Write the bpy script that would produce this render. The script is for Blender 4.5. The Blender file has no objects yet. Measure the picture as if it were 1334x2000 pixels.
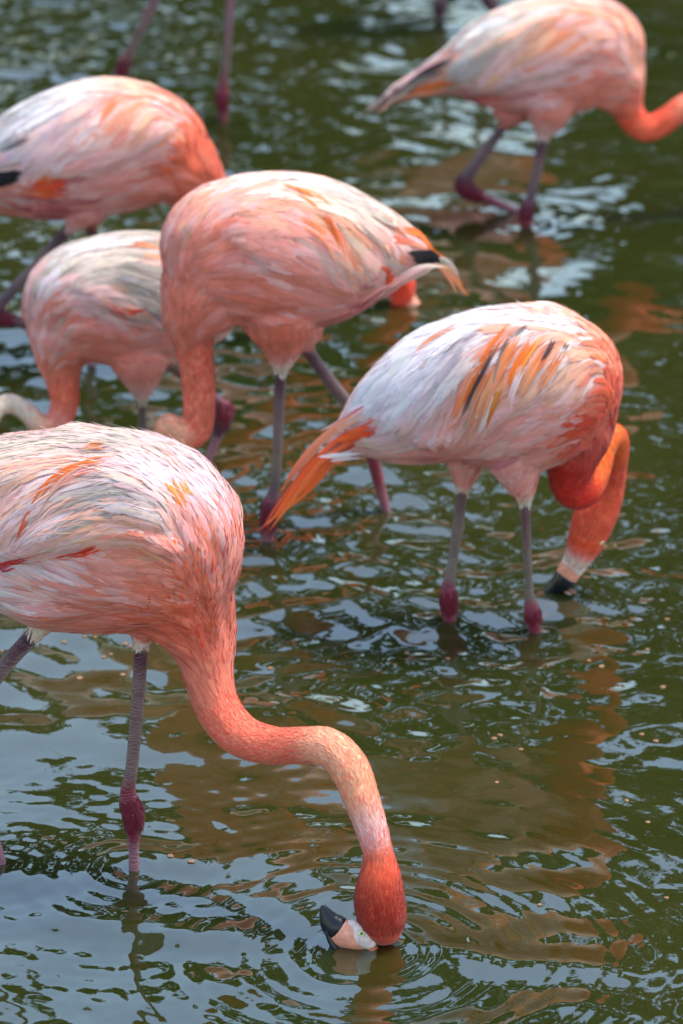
import bpy, bmesh, math, random
import numpy as np
from mathutils import Vector, Matrix
from mathutils.bvhtree import BVHTree

scene = bpy.context.scene
col = scene.collection
R = math.radians

# ------------------------------------------------------------------ camera
CAM = np.array([0.0, 0.0, 3.4]); PITCH = R(22.0); FPX = 150.0 / 36.0 * 2000.0
cam = bpy.data.cameras.new('camera'); cam_o = bpy.data.objects.new('camera', cam); col.objects.link(cam_o)
cam_o.location = CAM; cam_o.rotation_euler = (math.pi / 2 - PITCH, 0, 0)
cam.sensor_fit = 'VERTICAL'; cam.sensor_height = 36.0; cam.sensor_width = 24.0; cam.lens = 150.0
cam.clip_start = 0.1; cam.clip_end = 3000.0
cam.dof.use_dof = True; cam.dof.focus_distance = 7.35; cam.dof.aperture_fstop = 4.0
scene.camera = cam_o

# ------------------------------------------------------------------ sky, sun, exposure
SUN_EL, SUN_AZ = 70.0, 70.0            # azimuth from +Y towards +X
w = bpy.data.worlds.new('World'); scene.world = w; w.use_nodes = True
nt = w.node_tree; nt.nodes.clear()
sky = nt.nodes.new('ShaderNodeTexSky'); sky.sky_type = 'NISHITA'; sky.sun_disc = False
sky.sun_elevation = R(SUN_EL); sky.sun_rotation = R(SUN_AZ); sky.air_density = 1.6; sky.dust_density = 1.5; sky.ozone_density = 1.0
hsv = nt.nodes.new('ShaderNodeHueSaturation'); hsv.inputs['Saturation'].default_value = 1.05
bg = nt.nodes.new('ShaderNodeBackground'); bg.inputs[1].default_value = 0.125
wo = nt.nodes.new('ShaderNodeOutputWorld')
nt.links.new(sky.outputs[0], hsv.inputs['Color']); nt.links.new(hsv.outputs[0], bg.inputs[0]); nt.links.new(bg.outputs[0], wo.inputs[0])
sl = bpy.data.lights.new('sun', 'SUN'); sl.energy = 1.5; sl.angle = R(16); sl.color = (1.0, 0.93, 0.84)
so = bpy.data.objects.new('sun', sl); col.objects.link(so)
sd = Vector((math.sin(R(SUN_AZ)) * math.cos(R(SUN_EL)), math.cos(R(SUN_AZ)) * math.cos(R(SUN_EL)), math.sin(R(SUN_EL))))
so.rotation_euler = sd.to_track_quat('Z', 'Y').to_euler(); so.location = sd * 20
vs = scene.view_settings
vs.view_transform = 'Standard'; vs.look = 'None'; vs.gamma = 1.0; vs.use_curve_mapping = False; vs.exposure = 1.55

# ------------------------------------------------------------------ pixel helpers (photograph is 1334 x 2000)
FWD = np.array([0, math.cos(PITCH), -math.sin(PITCH)]); UP = np.array([0, math.sin(PITCH), math.cos(PITCH)]); RT = np.array([1.0, 0, 0])
def ray(px, py): return FWD + RT * ((px - 667.0) / FPX) + UP * ((1000.0 - py) / FPX)
def at_z(px, py, z=0.0):
    d = ray(px, py); return CAM + d * ((z - CAM[2]) / d[2])
def at_plane(px, py, p0, n, off=0.0):
    d = ray(px, py); return CAM + d * (((p0 + n * off - CAM) @ n) / (d @ n))
def depth(p): return (np.asarray(p) - CAM) @ FWD
def lin(c):
    return np.array([x / 12.92 if x <= 0.04045 else ((x + 0.055) / 1.055) ** 2.4 for x in c])

# ------------------------------------------------------------------ node helpers
def new_mat(name):
    m = bpy.data.materials.new(name); m.use_nodes = True
    t = m.node_tree; t.nodes.clear()
    out = t.nodes.new('ShaderNodeOutputMaterial'); p = t.nodes.new('ShaderNodeBsdfPrincipled')
    t.links.new(p.outputs[0], out.inputs[0])
    return m, t, p, out
def N(t, kind, **kw):
    n = t.nodes.new(kind)
    for k, v in kw.items():
        if k.startswith('i_'): n.inputs[k[2:].replace('_', ' ')].default_value = v
        else: setattr(n, k, v)
    return n
def math_n(t, op, a, b=None):
    n = t.nodes.new('ShaderNodeMath'); n.operation = op
    for i, v in enumerate((a, b)):
        if v is None: continue
        if isinstance(v, (int, float)): n.inputs[i].default_value = v
        else: t.links.new(v, n.inputs[i])
    return n.outputs[0]

def mat_water():
    m, t, p, out = new_mat('pond_water')
    tc = N(t, 'ShaderNodeNewGeometry')
    n1 = N(t, 'ShaderNodeTexNoise', i_Scale=0.9, i_Detail=3.0)
    t.links.new(tc.outputs['Position'], n1.inputs['Vector'])
    cr = N(t, 'ShaderNodeValToRGB')
    cr.color_ramp.elements[0].position = 0.3; cr.color_ramp.elements[0].color = (0.014, 0.020, 0.003, 1)
    cr.color_ramp.elements[1].position = 0.72; cr.color_ramp.elements[1].color = (0.028, 0.029, 0.006, 1)
    t.links.new(n1.outputs['Fac'], cr.inputs['Fac']); t.links.new(cr.outputs['Color'], p.inputs['Base Color'])
    p.inputs['Roughness'].default_value = 0.03; p.inputs['IOR'].default_value = 2.0
    n2 = N(t, 'ShaderNodeTexNoise', i_Scale=38.0, i_Detail=2.0, i_Roughness=0.45)
    t.links.new(tc.outputs['Position'], n2.inputs['Vector'])
    b = N(t, 'ShaderNodeBump', i_Strength=0.08, i_Distance=0.003)
    t.links.new(n2.outputs['Fac'], b.inputs['Height']); t.links.new(b.outputs[0], p.inputs['Normal'])
    return m

def mat_skin():
    """body, neck and legs: colour from the bird's own colour attribute, mottled like fine contour feathers"""
    m, t, p, out = new_mat('flamingo_skin')
    at = N(t, 'ShaderNodeAttribute', attribute_name='Col')
    la = N(t, 'ShaderNodeAttribute', attribute_name='Leg')
    g = N(t, 'ShaderNodeNewGeometry')
    n1 = N(t, 'ShaderNodeTexNoise', i_Scale=95.0, i_Detail=3.0); t.links.new(g.outputs['Position'], n1.inputs['Vector'])
    n2 = N(t, 'ShaderNodeTexNoise', i_Scale=28.0, i_Detail=4.0); t.links.new(g.outputs['Position'], n2.inputs['Vector'])
    s = math_n(t, 'ADD', math_n(t, 'MULTIPLY', n1.outputs['Fac'], 0.5), math_n(t, 'MULTIPLY', n2.outputs['Fac'], 0.5))
    mr = N(t, 'ShaderNodeMapRange'); mr.inputs[1].default_value = 0.35; mr.inputs[2].default_value = 0.65
    mr.inputs[3].default_value = 0.78; mr.inputs[4].default_value = 1.18
    t.links.new(s, mr.inputs[0])
    mx = N(t, 'ShaderNodeMix', data_type='RGBA', blend_type='MULTIPLY'); mx.inputs[0].default_value = 1.0
    t.links.new(at.outputs['Color'], mx.inputs[6]); t.links.new(mr.outputs[0], mx.inputs[7])
    t.links.new(mx.outputs[2], p.inputs['Base Color'])
    r = N(t, 'ShaderNodeMapRange'); r.inputs[3].default_value = 0.8; r.inputs[4].default_value = 0.42
    t.links.new(la.outputs['Fac'], r.inputs[0]); t.links.new(r.outputs[0], p.inputs['Roughness'])
    sx = N(t, 'ShaderNodeSeparateXYZ'); t.links.new(g.outputs['Position'], sx.inputs[0])
    wv = N(t, 'ShaderNodeTexWave', i_Scale=48.0, i_Distortion=14.0, i_Detail=4.0); wv.bands_direction = 'Z'
    t.links.new(g.outputs['Position'], wv.inputs['Vector'])
    hmix = N(t, 'ShaderNodeMix'); t.links.new(la.outputs['Fac'], hmix.inputs[0]); t.links.new(n1.outputs['Fac'], hmix.inputs[2]); t.links.new(wv.outputs['Fac'], hmix.inputs[3])
    b = N(t, 'ShaderNodeBump', i_Strength=0.5, i_Distance=0.002)
    t.links.new(hmix.outputs[0], b.inputs['Height']); t.links.new(b.outputs[0], p.inputs['Normal'])
    p.inputs['Sheen Weight'].default_value = 0.12
    return m

def mat_feather():
    m, t, p, out = new_mat('feather')
    at = N(t, 'ShaderNodeAttribute', attribute_name='Col')
    uv = N(t, 'ShaderNodeUVMap', uv_map='UVMap')
    sp = N(t, 'ShaderNodeSeparateXYZ'); t.links.new(uv.outputs[0], sp.inputs[0])
    u, v = sp.outputs[0], sp.outputs[1]
    au = math_n(t, 'ABSOLUTE', math_n(t, 'SUBTRACT', math_n(t, 'FRACT', u), 0.5))       # 0 shaft .. 0.5 rim
    fid = math_n(t, 'FLOOR', u)
    # barbs run obliquely from the shaft to the rim
    bv = math_n(t, 'SUBTRACT', math_n(t, 'MULTIPLY', v, 14.0), math_n(t, 'MULTIPLY', au, 16.0))
    cb = N(t, 'ShaderNodeCombineXYZ'); t.links.new(bv, cb.inputs[0]); t.links.new(fid, cb.inputs[1]); t.links.new(math_n(t, 'MULTIPLY', au, 1.5), cb.inputs[2])
    nz = N(t, 'ShaderNodeTexNoise', i_Scale=1.7, i_Detail=3.0); t.links.new(cb.outputs[0], nz.inputs['Vector'])
    mr = N(t, 'ShaderNodeMapRange'); mr.inputs[1].default_value = 0.3; mr.inputs[2].default_value = 0.7
    mr.inputs[3].default_value = 0.80; mr.inputs[4].default_value = 1.14; t.links.new(nz.outputs['Fac'], mr.inputs[0])
    mx = N(t, 'ShaderNodeMix', data_type='RGBA', blend_type='MULTIPLY'); mx.inputs[0].default_value = 1.0
    t.links.new(at.outputs['Color'], mx.inputs[6]); t.links.new(mr.outputs[0], mx.inputs[7])
    t.links.new(mx.outputs[2], p.inputs['Base Color'])
    p.inputs['Roughness'].default_value = 0.62; p.inputs['Specular IOR Level'].default_value = 0.3; p.inputs['Sheen Weight'].default_value = 0.15
    b = N(t, 'ShaderNodeBump', i_Strength=0.4, i_Distance=0.001); t.links.new(nz.outputs['Fac'], b.inputs['Height']); t.links.new(b.outputs[0], p.inputs['Normal'])
    tr = N(t, 'ShaderNodeBsdfTranslucent'); t.links.new(mx.outputs[2], tr.inputs['Color'])
    m1 = N(t, 'ShaderNodeMixShader'); m1.inputs[0].default_value = 0.30
    t.links.new(p.outputs[0], m1.inputs[1]); t.links.new(tr.outputs[0], m1.inputs[2])
    # loose barbs: the rim and the tip fray
    edge = math_n(t, 'ADD', math_n(t, 'MULTIPLY', math_n(t, 'POWER', math_n(t, 'MULTIPLY', au, 2.0), 3.0), 0.55), math_n(t, 'MULTIPLY', math_n(t, 'POWER', v, 4.0), 0.45))
    al = math_n(t, 'GREATER_THAN', math_n(t, 'ADD', edge, math_n(t, 'MULTIPLY', nz.outputs['Fac'], 0.9)), 0.92)
    ts = N(t, 'ShaderNodeBsdfTransparent')
    m2 = N(t, 'ShaderNodeMixShader'); t.links.new(al, m2.inputs[0]); t.links.new(m1.outputs[0], m2.inputs[1]); t.links.new(ts.outputs[0], m2.inputs[2])
    t.links.new(m2.outputs[0], out.inputs[0])
    return m

def mat_plain(name, c, rough=0.5, noise=0.15, scale=60.0, spec=0.5, coat=0.0):
    m, t, p, out = new_mat(name)
    g = N(t, 'ShaderNodeNewGeometry'); n1 = N(t, 'ShaderNodeTexNoise', i_Scale=scale, i_Detail=3.0); t.links.new(g.outputs['Position'], n1.inputs['Vector'])
    cr = N(t, 'ShaderNodeValToRGB'); c = np.array(c)
    cr.color_ramp.elements[0].position = 0.3; cr.color_ramp.elements[0].color = (*np.clip(c * (1 - noise), 0, 1), 1)
    cr.color_ramp.elements[1].position = 0.7; cr.color_ramp.elements[1].color = (*np.clip(c * (1 + noise), 0, 1), 1)
    t.links.new(n1.outputs['Fac'], cr.inputs['Fac']); t.links.new(cr.outputs['Color'], p.inputs['Base Color'])
    p.inputs['Roughness'].default_value = rough; p.inputs['Specular IOR Level'].default_value = spec; p.inputs['Coat Weight'].default_value = coat
    b = N(t, 'ShaderNodeBump', i_Strength=0.25, i_Distance=0.002); t.links.new(n1.outputs['Fac'], b.inputs['Height']); t.links.new(b.outputs[0], p.inputs['Normal'])
    return m

M = {'water': mat_water(), 'skin': mat_skin(), 'feather': mat_feather(),
     'bill_black': mat_plain('bill_black', (0.010, 0.011, 0.014), 0.25, 0.3, 120, 0.35, 0.08),
     'bill_pale': mat_plain('bill_pale', lin((0.88, 0.58, 0.47)), 0.42, 0.2, 110),
     'bill_white': mat_plain('bill_white', lin((0.86, 0.77, 0.73)), 0.55, 0.2, 140),
     'bill_lower': mat_plain('bill_lower', lin((0.72, 0.40, 0.24)), 0.5, 0.2, 90),
     'iris': mat_plain('iris', lin((0.86, 0.86, 0.55)), 0.1, 0.1, 300, 0.6, 1.0),
     'pupil': mat_plain('pupil', (0.004, 0.004, 0.004), 0.08, 0.1, 300, 0.6, 1.0),
     'pellet': mat_plain('pellet', lin((0.50, 0.36, 0.24)), 0.7, 0.5, 200),
     'leaf': mat_plain('leaf', (0.030, 0.050, 0.012), 0.6, 0.5, 0.7),
     'bark': mat_plain('bark', (0.06, 0.045, 0.03), 0.85, 0.4, 4),
     'bank': mat_plain('bank', (0.05, 0.06, 0.02), 0.9, 0.4, 1.2)}

# ------------------------------------------------------------------ mesh helpers
def link(o, parent=None):
    col.objects.link(o)
    if parent is not None: o.parent = parent
    return o
def mesh_obj(name, V, F, mat, parent=None, smooth=True, colors=None, uvs=None):
    V = np.asarray(V, dtype=np.float64)
    if parent is not None: V = V - np.array(parent['origin'])
    me = bpy.data.meshes.new(name)
    F = np.asarray(F, dtype=np.int32); k = F.shape[1]
    me.vertices.add(len(V)); me.vertices.foreach_set('co', V.ravel().astype(np.float32))
    me.loops.add(F.size); me.loops.foreach_set('vertex_index', F.ravel())
    me.polygons.add(len(F)); me.polygons.foreach_set('loop_start', np.arange(0, F.size, k, dtype=np.int32))
    me.update(calc_edges=True)
    if smooth: me.polygons.foreach_set('use_smooth', np.ones(len(F), dtype=bool))
    if colors is not None:
        a = me.color_attributes.new('Col', 'FLOAT_COLOR', 'POINT')
        c4 = np.ones((len(V), 4), np.float32); c4[:, :3] = colors; a.data.foreach_set('color', c4.ravel())
    if uvs is not None:
        ul = me.uv_layers.new(name='UVMap'); ul.data.foreach_set('uv', np.asarray(uvs, np.float32)[F.ravel()].ravel())
    me.validate(); me.materials.append(mat)
    return link(bpy.data.objects.new(name, me), parent)
def ico(sub):
    bm = bmesh.new(); bmesh.ops.create_icosphere(bm, subdivisions=sub, radius=1.0)
    V = np.array([v.co for v in bm.verts]); F = np.array([[v.index for v in f.verts] for f in bm.faces]); bm.free()
    return V, F
ICO = {k: ico(k) for k in (2, 3)}
def catmull(P, step):
    """resample a list of rows along a Catmull-Rom curve; step(row) gives the spacing from the first three columns"""
    P = np.asarray(P, float); Q = np.vstack([2 * P[0] - P[1], P, 2 * P[-1] - P[-2]]); out = []
    for i in range(1, len(Q) - 2):
        p0, p1, p2, p3 = Q[i - 1], Q[i], Q[i + 1], Q[i + 2]
        L = np.linalg.norm(p2[:3] - p1[:3]); n = max(1, int(L / step(p1, p2)) + 1)
        for j in range(n):
            t = j / n
            out.append(0.5 * ((2 * p1) + (-p0 + p2) * t + (2 * p0 - 5 * p1 + 4 * p2 - p3) * t * t + (-p0 + 3 * p1 - 3 * p2 + p3) * t ** 3))
    out.append(P[-1]); return np.array(out)
def rows_blades(pts, nrm, side, width, color, uoff):
    """one feather blade from stations: pts, nrm, side (n,3), width (n,) -> V,F,C,UV"""
    n = len(pts); V = np.empty((n, 3, 3))
    V[:, 0] = pts - side * width[:, None]; V[:, 1] = pts + nrm * (width[:, None] * 0.22); V[:, 2] = pts + side * width[:, None]
    i = np.arange(n - 1) * 3
    F = np.concatenate([np.stack([i, i + 3, i + 4, i + 1], 1), np.stack([i + 1, i + 4, i + 5, i + 2], 1)])
    v = np.linspace(0, 1, n); UV = np.empty((n, 3, 2)); UV[:, :, 1] = v[:, None]
    UV[:, 0, 0] = uoff + 0.02; UV[:, 1, 0] = uoff + 0.5; UV[:, 2, 0] = uoff + 0.98
    return V.reshape(-1, 3), F, np.repeat(color[None], n * 3, 0) if color.ndim == 1 else np.repeat(color, 3, 0), UV.reshape(-1, 2)

# ------------------------------------------------------------------ colours of plumage (sRGB, turned linear)
PAL = {k: lin(v) for k, v in dict(
    white=(0.95, 0.92, 0.92), lilac=(0.92, 0.83, 0.85), cream=(0.92, 0.85, 0.77), palepink=(0.95, 0.75, 0.72), pink=(0.95, 0.61, 0.55),
    peach=(0.96, 0.69, 0.54), salmon=(0.93, 0.50, 0.38), coral=(0.92, 0.40, 0.26), red=(0.88, 0.24, 0.11), deepred=(0.80, 0.17, 0.08), crimson=(0.71, 0.23, 0.13), orange=(0.95, 0.48, 0.17),
    amber=(0.96, 0.66, 0.28), taupe=(0.75, 0.69, 0.63), grey=(0.66, 0.62, 0.62), dark=(0.34, 0.25, 0.26), black=(0.04, 0.04, 0.05),
    magenta=(0.75, 0.28, 0.36), leg=(0.43, 0.31, 0.30), legbrown=(0.42, 0.34, 0.30), legpurple=(0.34, 0.21, 0.24), hock=(0.46, 0.09, 0.17), legpink=(0.52, 0.32, 0.36)).items()}
def pal(s):
    """'white3 orange1' -> colours, weights"""
    cs, ws = [], []
    for tok in s.split():
        k = tok.rstrip('0123456789'); cs.append(PAL[k]); ws.append(float(tok[len(k):] or 1))
    ws = np.array(ws); return np.array(cs), ws / ws.sum()

# ------------------------------------------------------------------ the flamingo builder
def build_flamingo(S):
    rng = np.random.default_rng(S.get('seed', 1))
    W0 = at_z(*S['foot']); th = R(S['heading'])
    n = np.array([-math.sin(th), math.cos(th), 0.0])
    P0 = W0 + n * S.get('shift', 0.0)
    root = bpy.data.objects.new('flamingo', None); link(root); root.location = W0; root.empty_display_size = 0.2
    root['origin'] = W0.tolist(); root['label'] = S['label']; root['category'] = 'flamingo'; root['group'] = 'flamingos wading in the pond'
    def off_of(px, py): return (at_z(px, py) - P0) @ n
    def P3(px, py, o=0.0): return at_plane(px, py, P0, n, o)
    samples = []                                                   # x y z r  kind  r g b  wf
    def chain(rows, kind, o0, o1, extra=None, wf=1.0, stepf=0.25):
        rr = []; L = np.concatenate([[0], np.cumsum([math.hypot(rows[i + 1][0] - rows[i][0], rows[i + 1][1] - rows[i][1]) for i in range(len(rows) - 1)])])
        for i, row in enumerate(rows):
            s = L[i] / max(L[-1], 1e-6); s = s * s * (3 - 2 * s)
            dz = row[4] if len(row) > 4 else 0.0
            p = P3(row[0], row[1], o0 + (o1 - o0) * s + dz)
            c = PAL[row[3]] if len(row) > 3 and row[3] else np.zeros(3)
            rr.append([*p, row[2] * depth(p) / FPX, *c])
        rr = catmull(rr, lambda a, b: max(0.0025, min(a[3], b[3]) * stepf))
        rr[:, 4:7] = np.clip(rr[:, 4:7], 0, 1)
        for q in rr: samples.append([*q[:3], max(q[3], 0.003), kind, *q[4:7], wf])
        return rr
    chain([(*t, None) for t in S['torso']], 0, 0, 0, wf=S.get('wf', 0.82), stepf=0.12)
    for ex in S.get('extra', []): chain([(*t, None) for t in ex], 0, 0, 0, wf=0.8, stepf=0.15)
    hp = S.get('head_water'); ho = off_of(*hp) if hp else S.get('head_off', 0.0)
    neck = chain(S['neck'], 1, 0, ho, stepf=0.2)
    leg_paths = []
    for lg in S['legs']:
        rows = lg['rows']; o1 = off_of(*lg['water'])
        q = chain(rows, 2, lg.get('o', 0.0), o1)
        end = q[-1][:3]; dv = q[-1][:3] - q[-4][:3]; dv = dv / np.linalg.norm(dv)
        k = 0.16 / max(0.3, -dv[2]) if dv[2] < 0 else 0.16
        for j in range(1, 30): samples.append([*(end + dv * k * j / 29), q[-1][3] * (1 + 0.25 * (j > 24)), 2, *q[-1][4:7], 1.0])
    SM = np.array(samples)
    # union of the sampled ellipsoids -> one continuous skin
    Vs, Fs, base = [], [], 0
    nn = np.outer(n, n)
    for q in SM:
        V, F = ICO[3 if q[4] == 0 else 2]
        d = V * q[3]
        if q[8] != 1.0: d = d - (d @ nn) * (1 - q[8])
        Vs.append(d + q[:3]); Fs.append(F + base); base += len(V)
    tmp = bpy.data.meshes.new('tmp'); V = np.vstack(Vs); F = np.vstack(Fs)
    tmp.vertices.add(len(V)); tmp.vertices.foreach_set('co', V.ravel().astype(np.float32))
    tmp.loops.add(F.size); tmp.loops.foreach_set('vertex_index', F.ravel().astype(np.int32))
    tmp.polygons.add(len(F)); tmp.polygons.foreach_set('loop_start', np.arange(0, F.size, 3, dtype=np.int32)); tmp.update(calc_edges=True)
    to = bpy.data.objects.new('tmp', tmp); col.objects.link(to)
    rm = to.modifiers.new('r', 'REMESH'); rm.mode = 'VOXEL'; rm.voxel_size = S.get('voxel', 0.0042); rm.adaptivity = 0
    sm = to.modifiers.new('s', 'SMOOTH'); sm.factor = 0.5; sm.iterations = 4
    dg = bpy.context.evaluated_depsgraph_get(); ev = to.evaluated_get(dg)
    bme = bpy.data.meshes.new_from_object(ev); bpy.data.objects.remove(to); bpy.data.meshes.remove(tmp)
    nv = len(bme.vertices); BV = np.empty(nv * 3, np.float32); bme.vertices.foreach_get('co', BV); BV = BV.reshape(-1, 3).astype(float)
    BN = np.empty(nv * 3, np.float32); bme.vertices.foreach_get('normal', BN); BN = BN.reshape(-1, 3).astype(float)
    bme.calc_loop_triangles(); nt_ = len(bme.loop_triangles); TR = np.empty(nt_ * 3, np.int32); bme.loop_triangles.foreach_get('vertices', TR); TR = TR.reshape(-1, 3)
    bvh = BVHTree.FromPolygons([tuple(v) for v in BV], [tuple(t) for t in TR.tolist()])
    # guides: pixel anchors thrown on to the skin, mirrored to the far side
    gp, gd, gl, gw, gc = [], [], [], [], []
    def hit(px, py):
        d = ray(px, py); d = d / np.linalg.norm(d)
        h = bvh.ray_cast(Vector(CAM), Vector(d))
        return (np.array(h[0]), np.array(h[1])) if h[0] is not None else (None, None)
    for (px, py, dx, dy, L, wd, ps) in S['guides']:
        p, _ = hit(px, py)
        if p is None: p = P3(px, py)
        o = (p - P0) @ n
        D = P3(px + dx * 8, py + dy * 8, o) - P3(px, py, o); D /= np.linalg.norm(D)
        s = depth(p) / FPX
        for sg in (0, 1):
            gp.append(p - 2 * o * n if sg else p); gd.append(D); gl.append(L * s); gw.append(wd * s); gc.append(pal(ps))
    gp, gd, gl, gw = map(np.array, (gp, gd, gl, gw)); gm = np.array([(c * ww[:, None]).sum(0) for c, ww in gc])
    # per-vertex: which sample owns it
    own = np.empty(nv, int); near_t = np.empty(nv)
    for a in range(0, nv, 20000):
        dd = np.linalg.norm(BV[a:a + 20000, None] - SM[None, :, :3], axis=2) / SM[None, :, 3]
        own[a:a + 20000] = dd.argmin(1)
    kind = SM[own, 4]
    d2 = ((BV[:, None] - gp[None]) ** 2).sum(2); GW = 1.0 / (d2 + 2e-4) ** 2; GW /= GW.sum(1, keepdims=True)
    flow = GW @ gd; vcol = GW @ gm; vlen = GW @ gl; vwid = GW @ gw
    nk = np.nonzero(SM[:, 4] == 1)[0]; NKT = np.zeros((len(SM), 3)); NKT[nk] = -np.gradient(SM[nk, :3], axis=0)
    LK = np.nonzero(SM[:, 4] == 2)[0]
    isn = kind == 1; isl = kind == 2
    # neck colour and flow take over gradually along the neck
    prog = np.zeros(len(SM)); prog[nk] = np.linspace(0, 1, len(nk))
    nb = np.clip((prog[own] - S.get('nb0', 0.03)) / 0.12, 0, 1) * isn
    vcol = np.where(isn[:, None], vcol * (1 - nb[:, None]) + SM[own, 5:8] * nb[:, None], vcol)
    nt2 = NKT[own]; nt2 /= (np.linalg.norm(nt2, axis=1, keepdims=True) + 1e-9)
    flow = np.where(isn[:, None], flow * (1 - nb[:, None]) + nt2 * nb[:, None], flow)
    vcol = np.where(isl[:, None], SM[own, 5:8], vcol)
    # blur the colours over the mesh a little
    ne = len(bme.edges); E = np.empty(ne * 2, np.int32); bme.edges.foreach_get('vertices', E); E = E.reshape(-1, 2)
    deg = np.bincount(E.ravel(), minlength=nv)[:, None]
    for _ in range(6):
        acc = np.stack([np.bincount(E[:, 0], vcol[E[:, 1], k], nv) + np.bincount(E[:, 1], vcol[E[:, 0], k], nv) for k in range(3)], 1)
        vcol = 0.5 * vcol + 0.5 * acc / np.maximum(deg, 1)
    flow -= BN * (flow * BN).sum(1, keepdims=True); flow /= (np.linalg.norm(flow, axis=1, keepdims=True) + 1e-9)
    # relief: soft clumps of plumage along the flow, and the folded wing standing proud of the flank
    tm = ((kind == 0) | ((kind == 1) & (nb < 0.6))).astype(float)
    ci = rng.choice(np.nonzero(tm > 0)[0], 200); ch = rng.normal(0, 1, 200); disp = np.zeros(nv)
    for a in range(0, nv, 15000):
        dv = BV[a:a + 15000, None] - BV[ci][None]; al_ = (dv * flow[ci][None]).sum(2); m_ = (dv ** 2).sum(2) - 0.90 * al_ ** 2
        ww = np.exp(-m_ / (0.011 ** 2)) + 1e-12; disp[a:a + 15000] = (ww * ch[None]).sum(1) / np.sqrt((ww ** 2).sum(1) + 0.3)
    disp *= S.get('clump', 0.0035)
    if 'wing' in S:
        ax = np.array([math.cos(th), math.sin(th), 0.0]); pg = []
        for (x, y) in S['wing']:
            p, _ = hit(x, y)
            if p is None: p = P3(x, y)
            pg.append([(p - P0) @ ax, p[2]])
        pg = catmull([[*p, 0] for p in pg + pg[:1]], lambda a, b: 0.02)[:, :2]; Q = np.stack([(BV - P0) @ ax, BV[:, 2]], 1)
        ins = np.zeros(nv, bool); dmin = np.full(nv, 9.0)
        for i in range(len(pg) - 1):
            a, b = pg[i], pg[i + 1]; cr_ = ((a[1] > Q[:, 1]) != (b[1] > Q[:, 1])); xi = (b[0] - a[0]) * (Q[:, 1] - a[1]) / (b[1] - a[1] + 1e-12) + a[0]
            ins ^= cr_ & (Q[:, 0] < xi); e = b - a; t_ = np.clip(((Q - a) @ e) / (e @ e + 1e-12), 0, 1); dmin = np.minimum(dmin, np.linalg.norm(Q - a - t_[:, None] * e, axis=1))
        sdist = np.where(ins, dmin, -dmin); k_ = np.clip((sdist + 0.004) / 0.022, 0, 1); lat = np.abs((BV - P0) @ n)
        disp += 0.010 * k_ * k_ * (3 - 2 * k_) * np.clip(lat / 0.05, 0, 1)
    disp *= tm
    for _ in range(3): disp = 0.5 * disp + 0.5 * (np.bincount(E[:, 0], disp[E[:, 1]], nv) + np.bincount(E[:, 1], disp[E[:, 0]], nv)) / np.maximum(deg[:, 0], 1)
    BV = BV + BN * disp[:, None]
    bme.vertices.foreach_set('co', BV.ravel().astype(np.float32)); bme.update()
    BN = np.empty(nv * 3, np.float32); bme.vertices.foreach_get('normal', BN); BN = BN.reshape(-1, 3).astype(float)
    flow -= BN * (flow * BN).sum(1, keepdims=True); flow /= (np.linalg.norm(flow, axis=1, keepdims=True) + 1e-9)
    bvh = BVHTree.FromPolygons([tuple(v) for v in BV], [tuple(t) for t in TR.tolist()])
    bme.vertices.foreach_set('co', (BV - W0).ravel().astype(np.float32))
    a = bme.color_attributes.new('Col', 'FLOAT_COLOR', 'POINT'); c4 = np.ones((nv, 4), np.float32); c4[:, :3] = np.clip(vcol, 0, 1); a.data.foreach_set('color', c4.ravel())
    a = bme.attributes.new('Leg', 'FLOAT', 'POINT'); a.data.foreach_set('value', isl.astype(np.float32))
    bme.polygons.foreach_set('use_smooth', np.ones(len(bme.polygons), bool))
    bme.name = 'body'; bme.materials.clear(); bme.materials.append(M['skin']); link(bpy.data.objects.new('body', bme), root)
    # ---- plumage: thousands of blades shingled along the flow
    tri_c = BV[TR].mean(1); ta = np.linalg.norm(np.cross(BV[TR[:, 1]] - BV[TR[:, 0]], BV[TR[:, 2]] - BV[TR[:, 0]]), axis=1) / 2
    tl = vlen[TR[:, 0]]; tk = kind[TR[:, 0]]; tnb = nb[TR[:, 0]]
    tor_v = np.nonzero((kind == 0) | ((kind == 1) & (nb < 0.9)))[0]
    sd_i = rng.choice(tor_v, S.get('streaks', 700)); SDP = BV[sd_i]; SDF = flow[sd_i]; SDC = np.empty((len(sd_i), 3))
    GWs = GW ** 3; GWs /= GWs.sum(1, keepdims=True)
    for k, vi in enumerate(sd_i):                                  # neighbouring feathers of one tract share a colour
        cs, ws = gc[rng.choice(len(gc), p=GWs[vi])]; SDC[k] = cs[rng.choice(len(cs), p=ws)]
    def nearest(Q):
        ps = np.empty((len(Q), 3)); ix = np.empty(len(Q), int); fn = bvh.find_nearest
        for k, q_ in enumerate(Q.tolist()):
            h = fn(q_); ps[k] = h[0]; ix[k] = h[2]
        return ps, TR[ix, 0]
    def scatter(name, wts, lenv, widv, count, rows, lift, jit, cj, ridge=0.10, stray=0.25, mixc=0.3):
        pr = wts / wts.sum(); idx = rng.choice(len(TR), count, p=pr); t0 = TR[idx, 0]
        bc = rng.dirichlet((1, 1, 1), count); p = (BV[TR[idx]] * bc[:, :, None]).sum(1)
        nr = BN[t0].copy(); ang = rng.normal(0, jit, count)[:, None]; ca, sa = np.cos(ang), np.sin(ang)
        f = flow[t0] * ca + np.cross(nr, flow[t0]) * sa
        L = (lenv[t0] * rng.uniform(0.6, 1.3, count))[:, None]; wd = widv[t0] * rng.uniform(0.7, 1.25, count); h = (lift * rng.uniform(0.5, 1.6, count))[:, None]
        pts = np.empty((count, rows, 3)); nrs = np.empty((count, rows, 3)); sds = np.empty((count, rows, 3))
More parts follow.
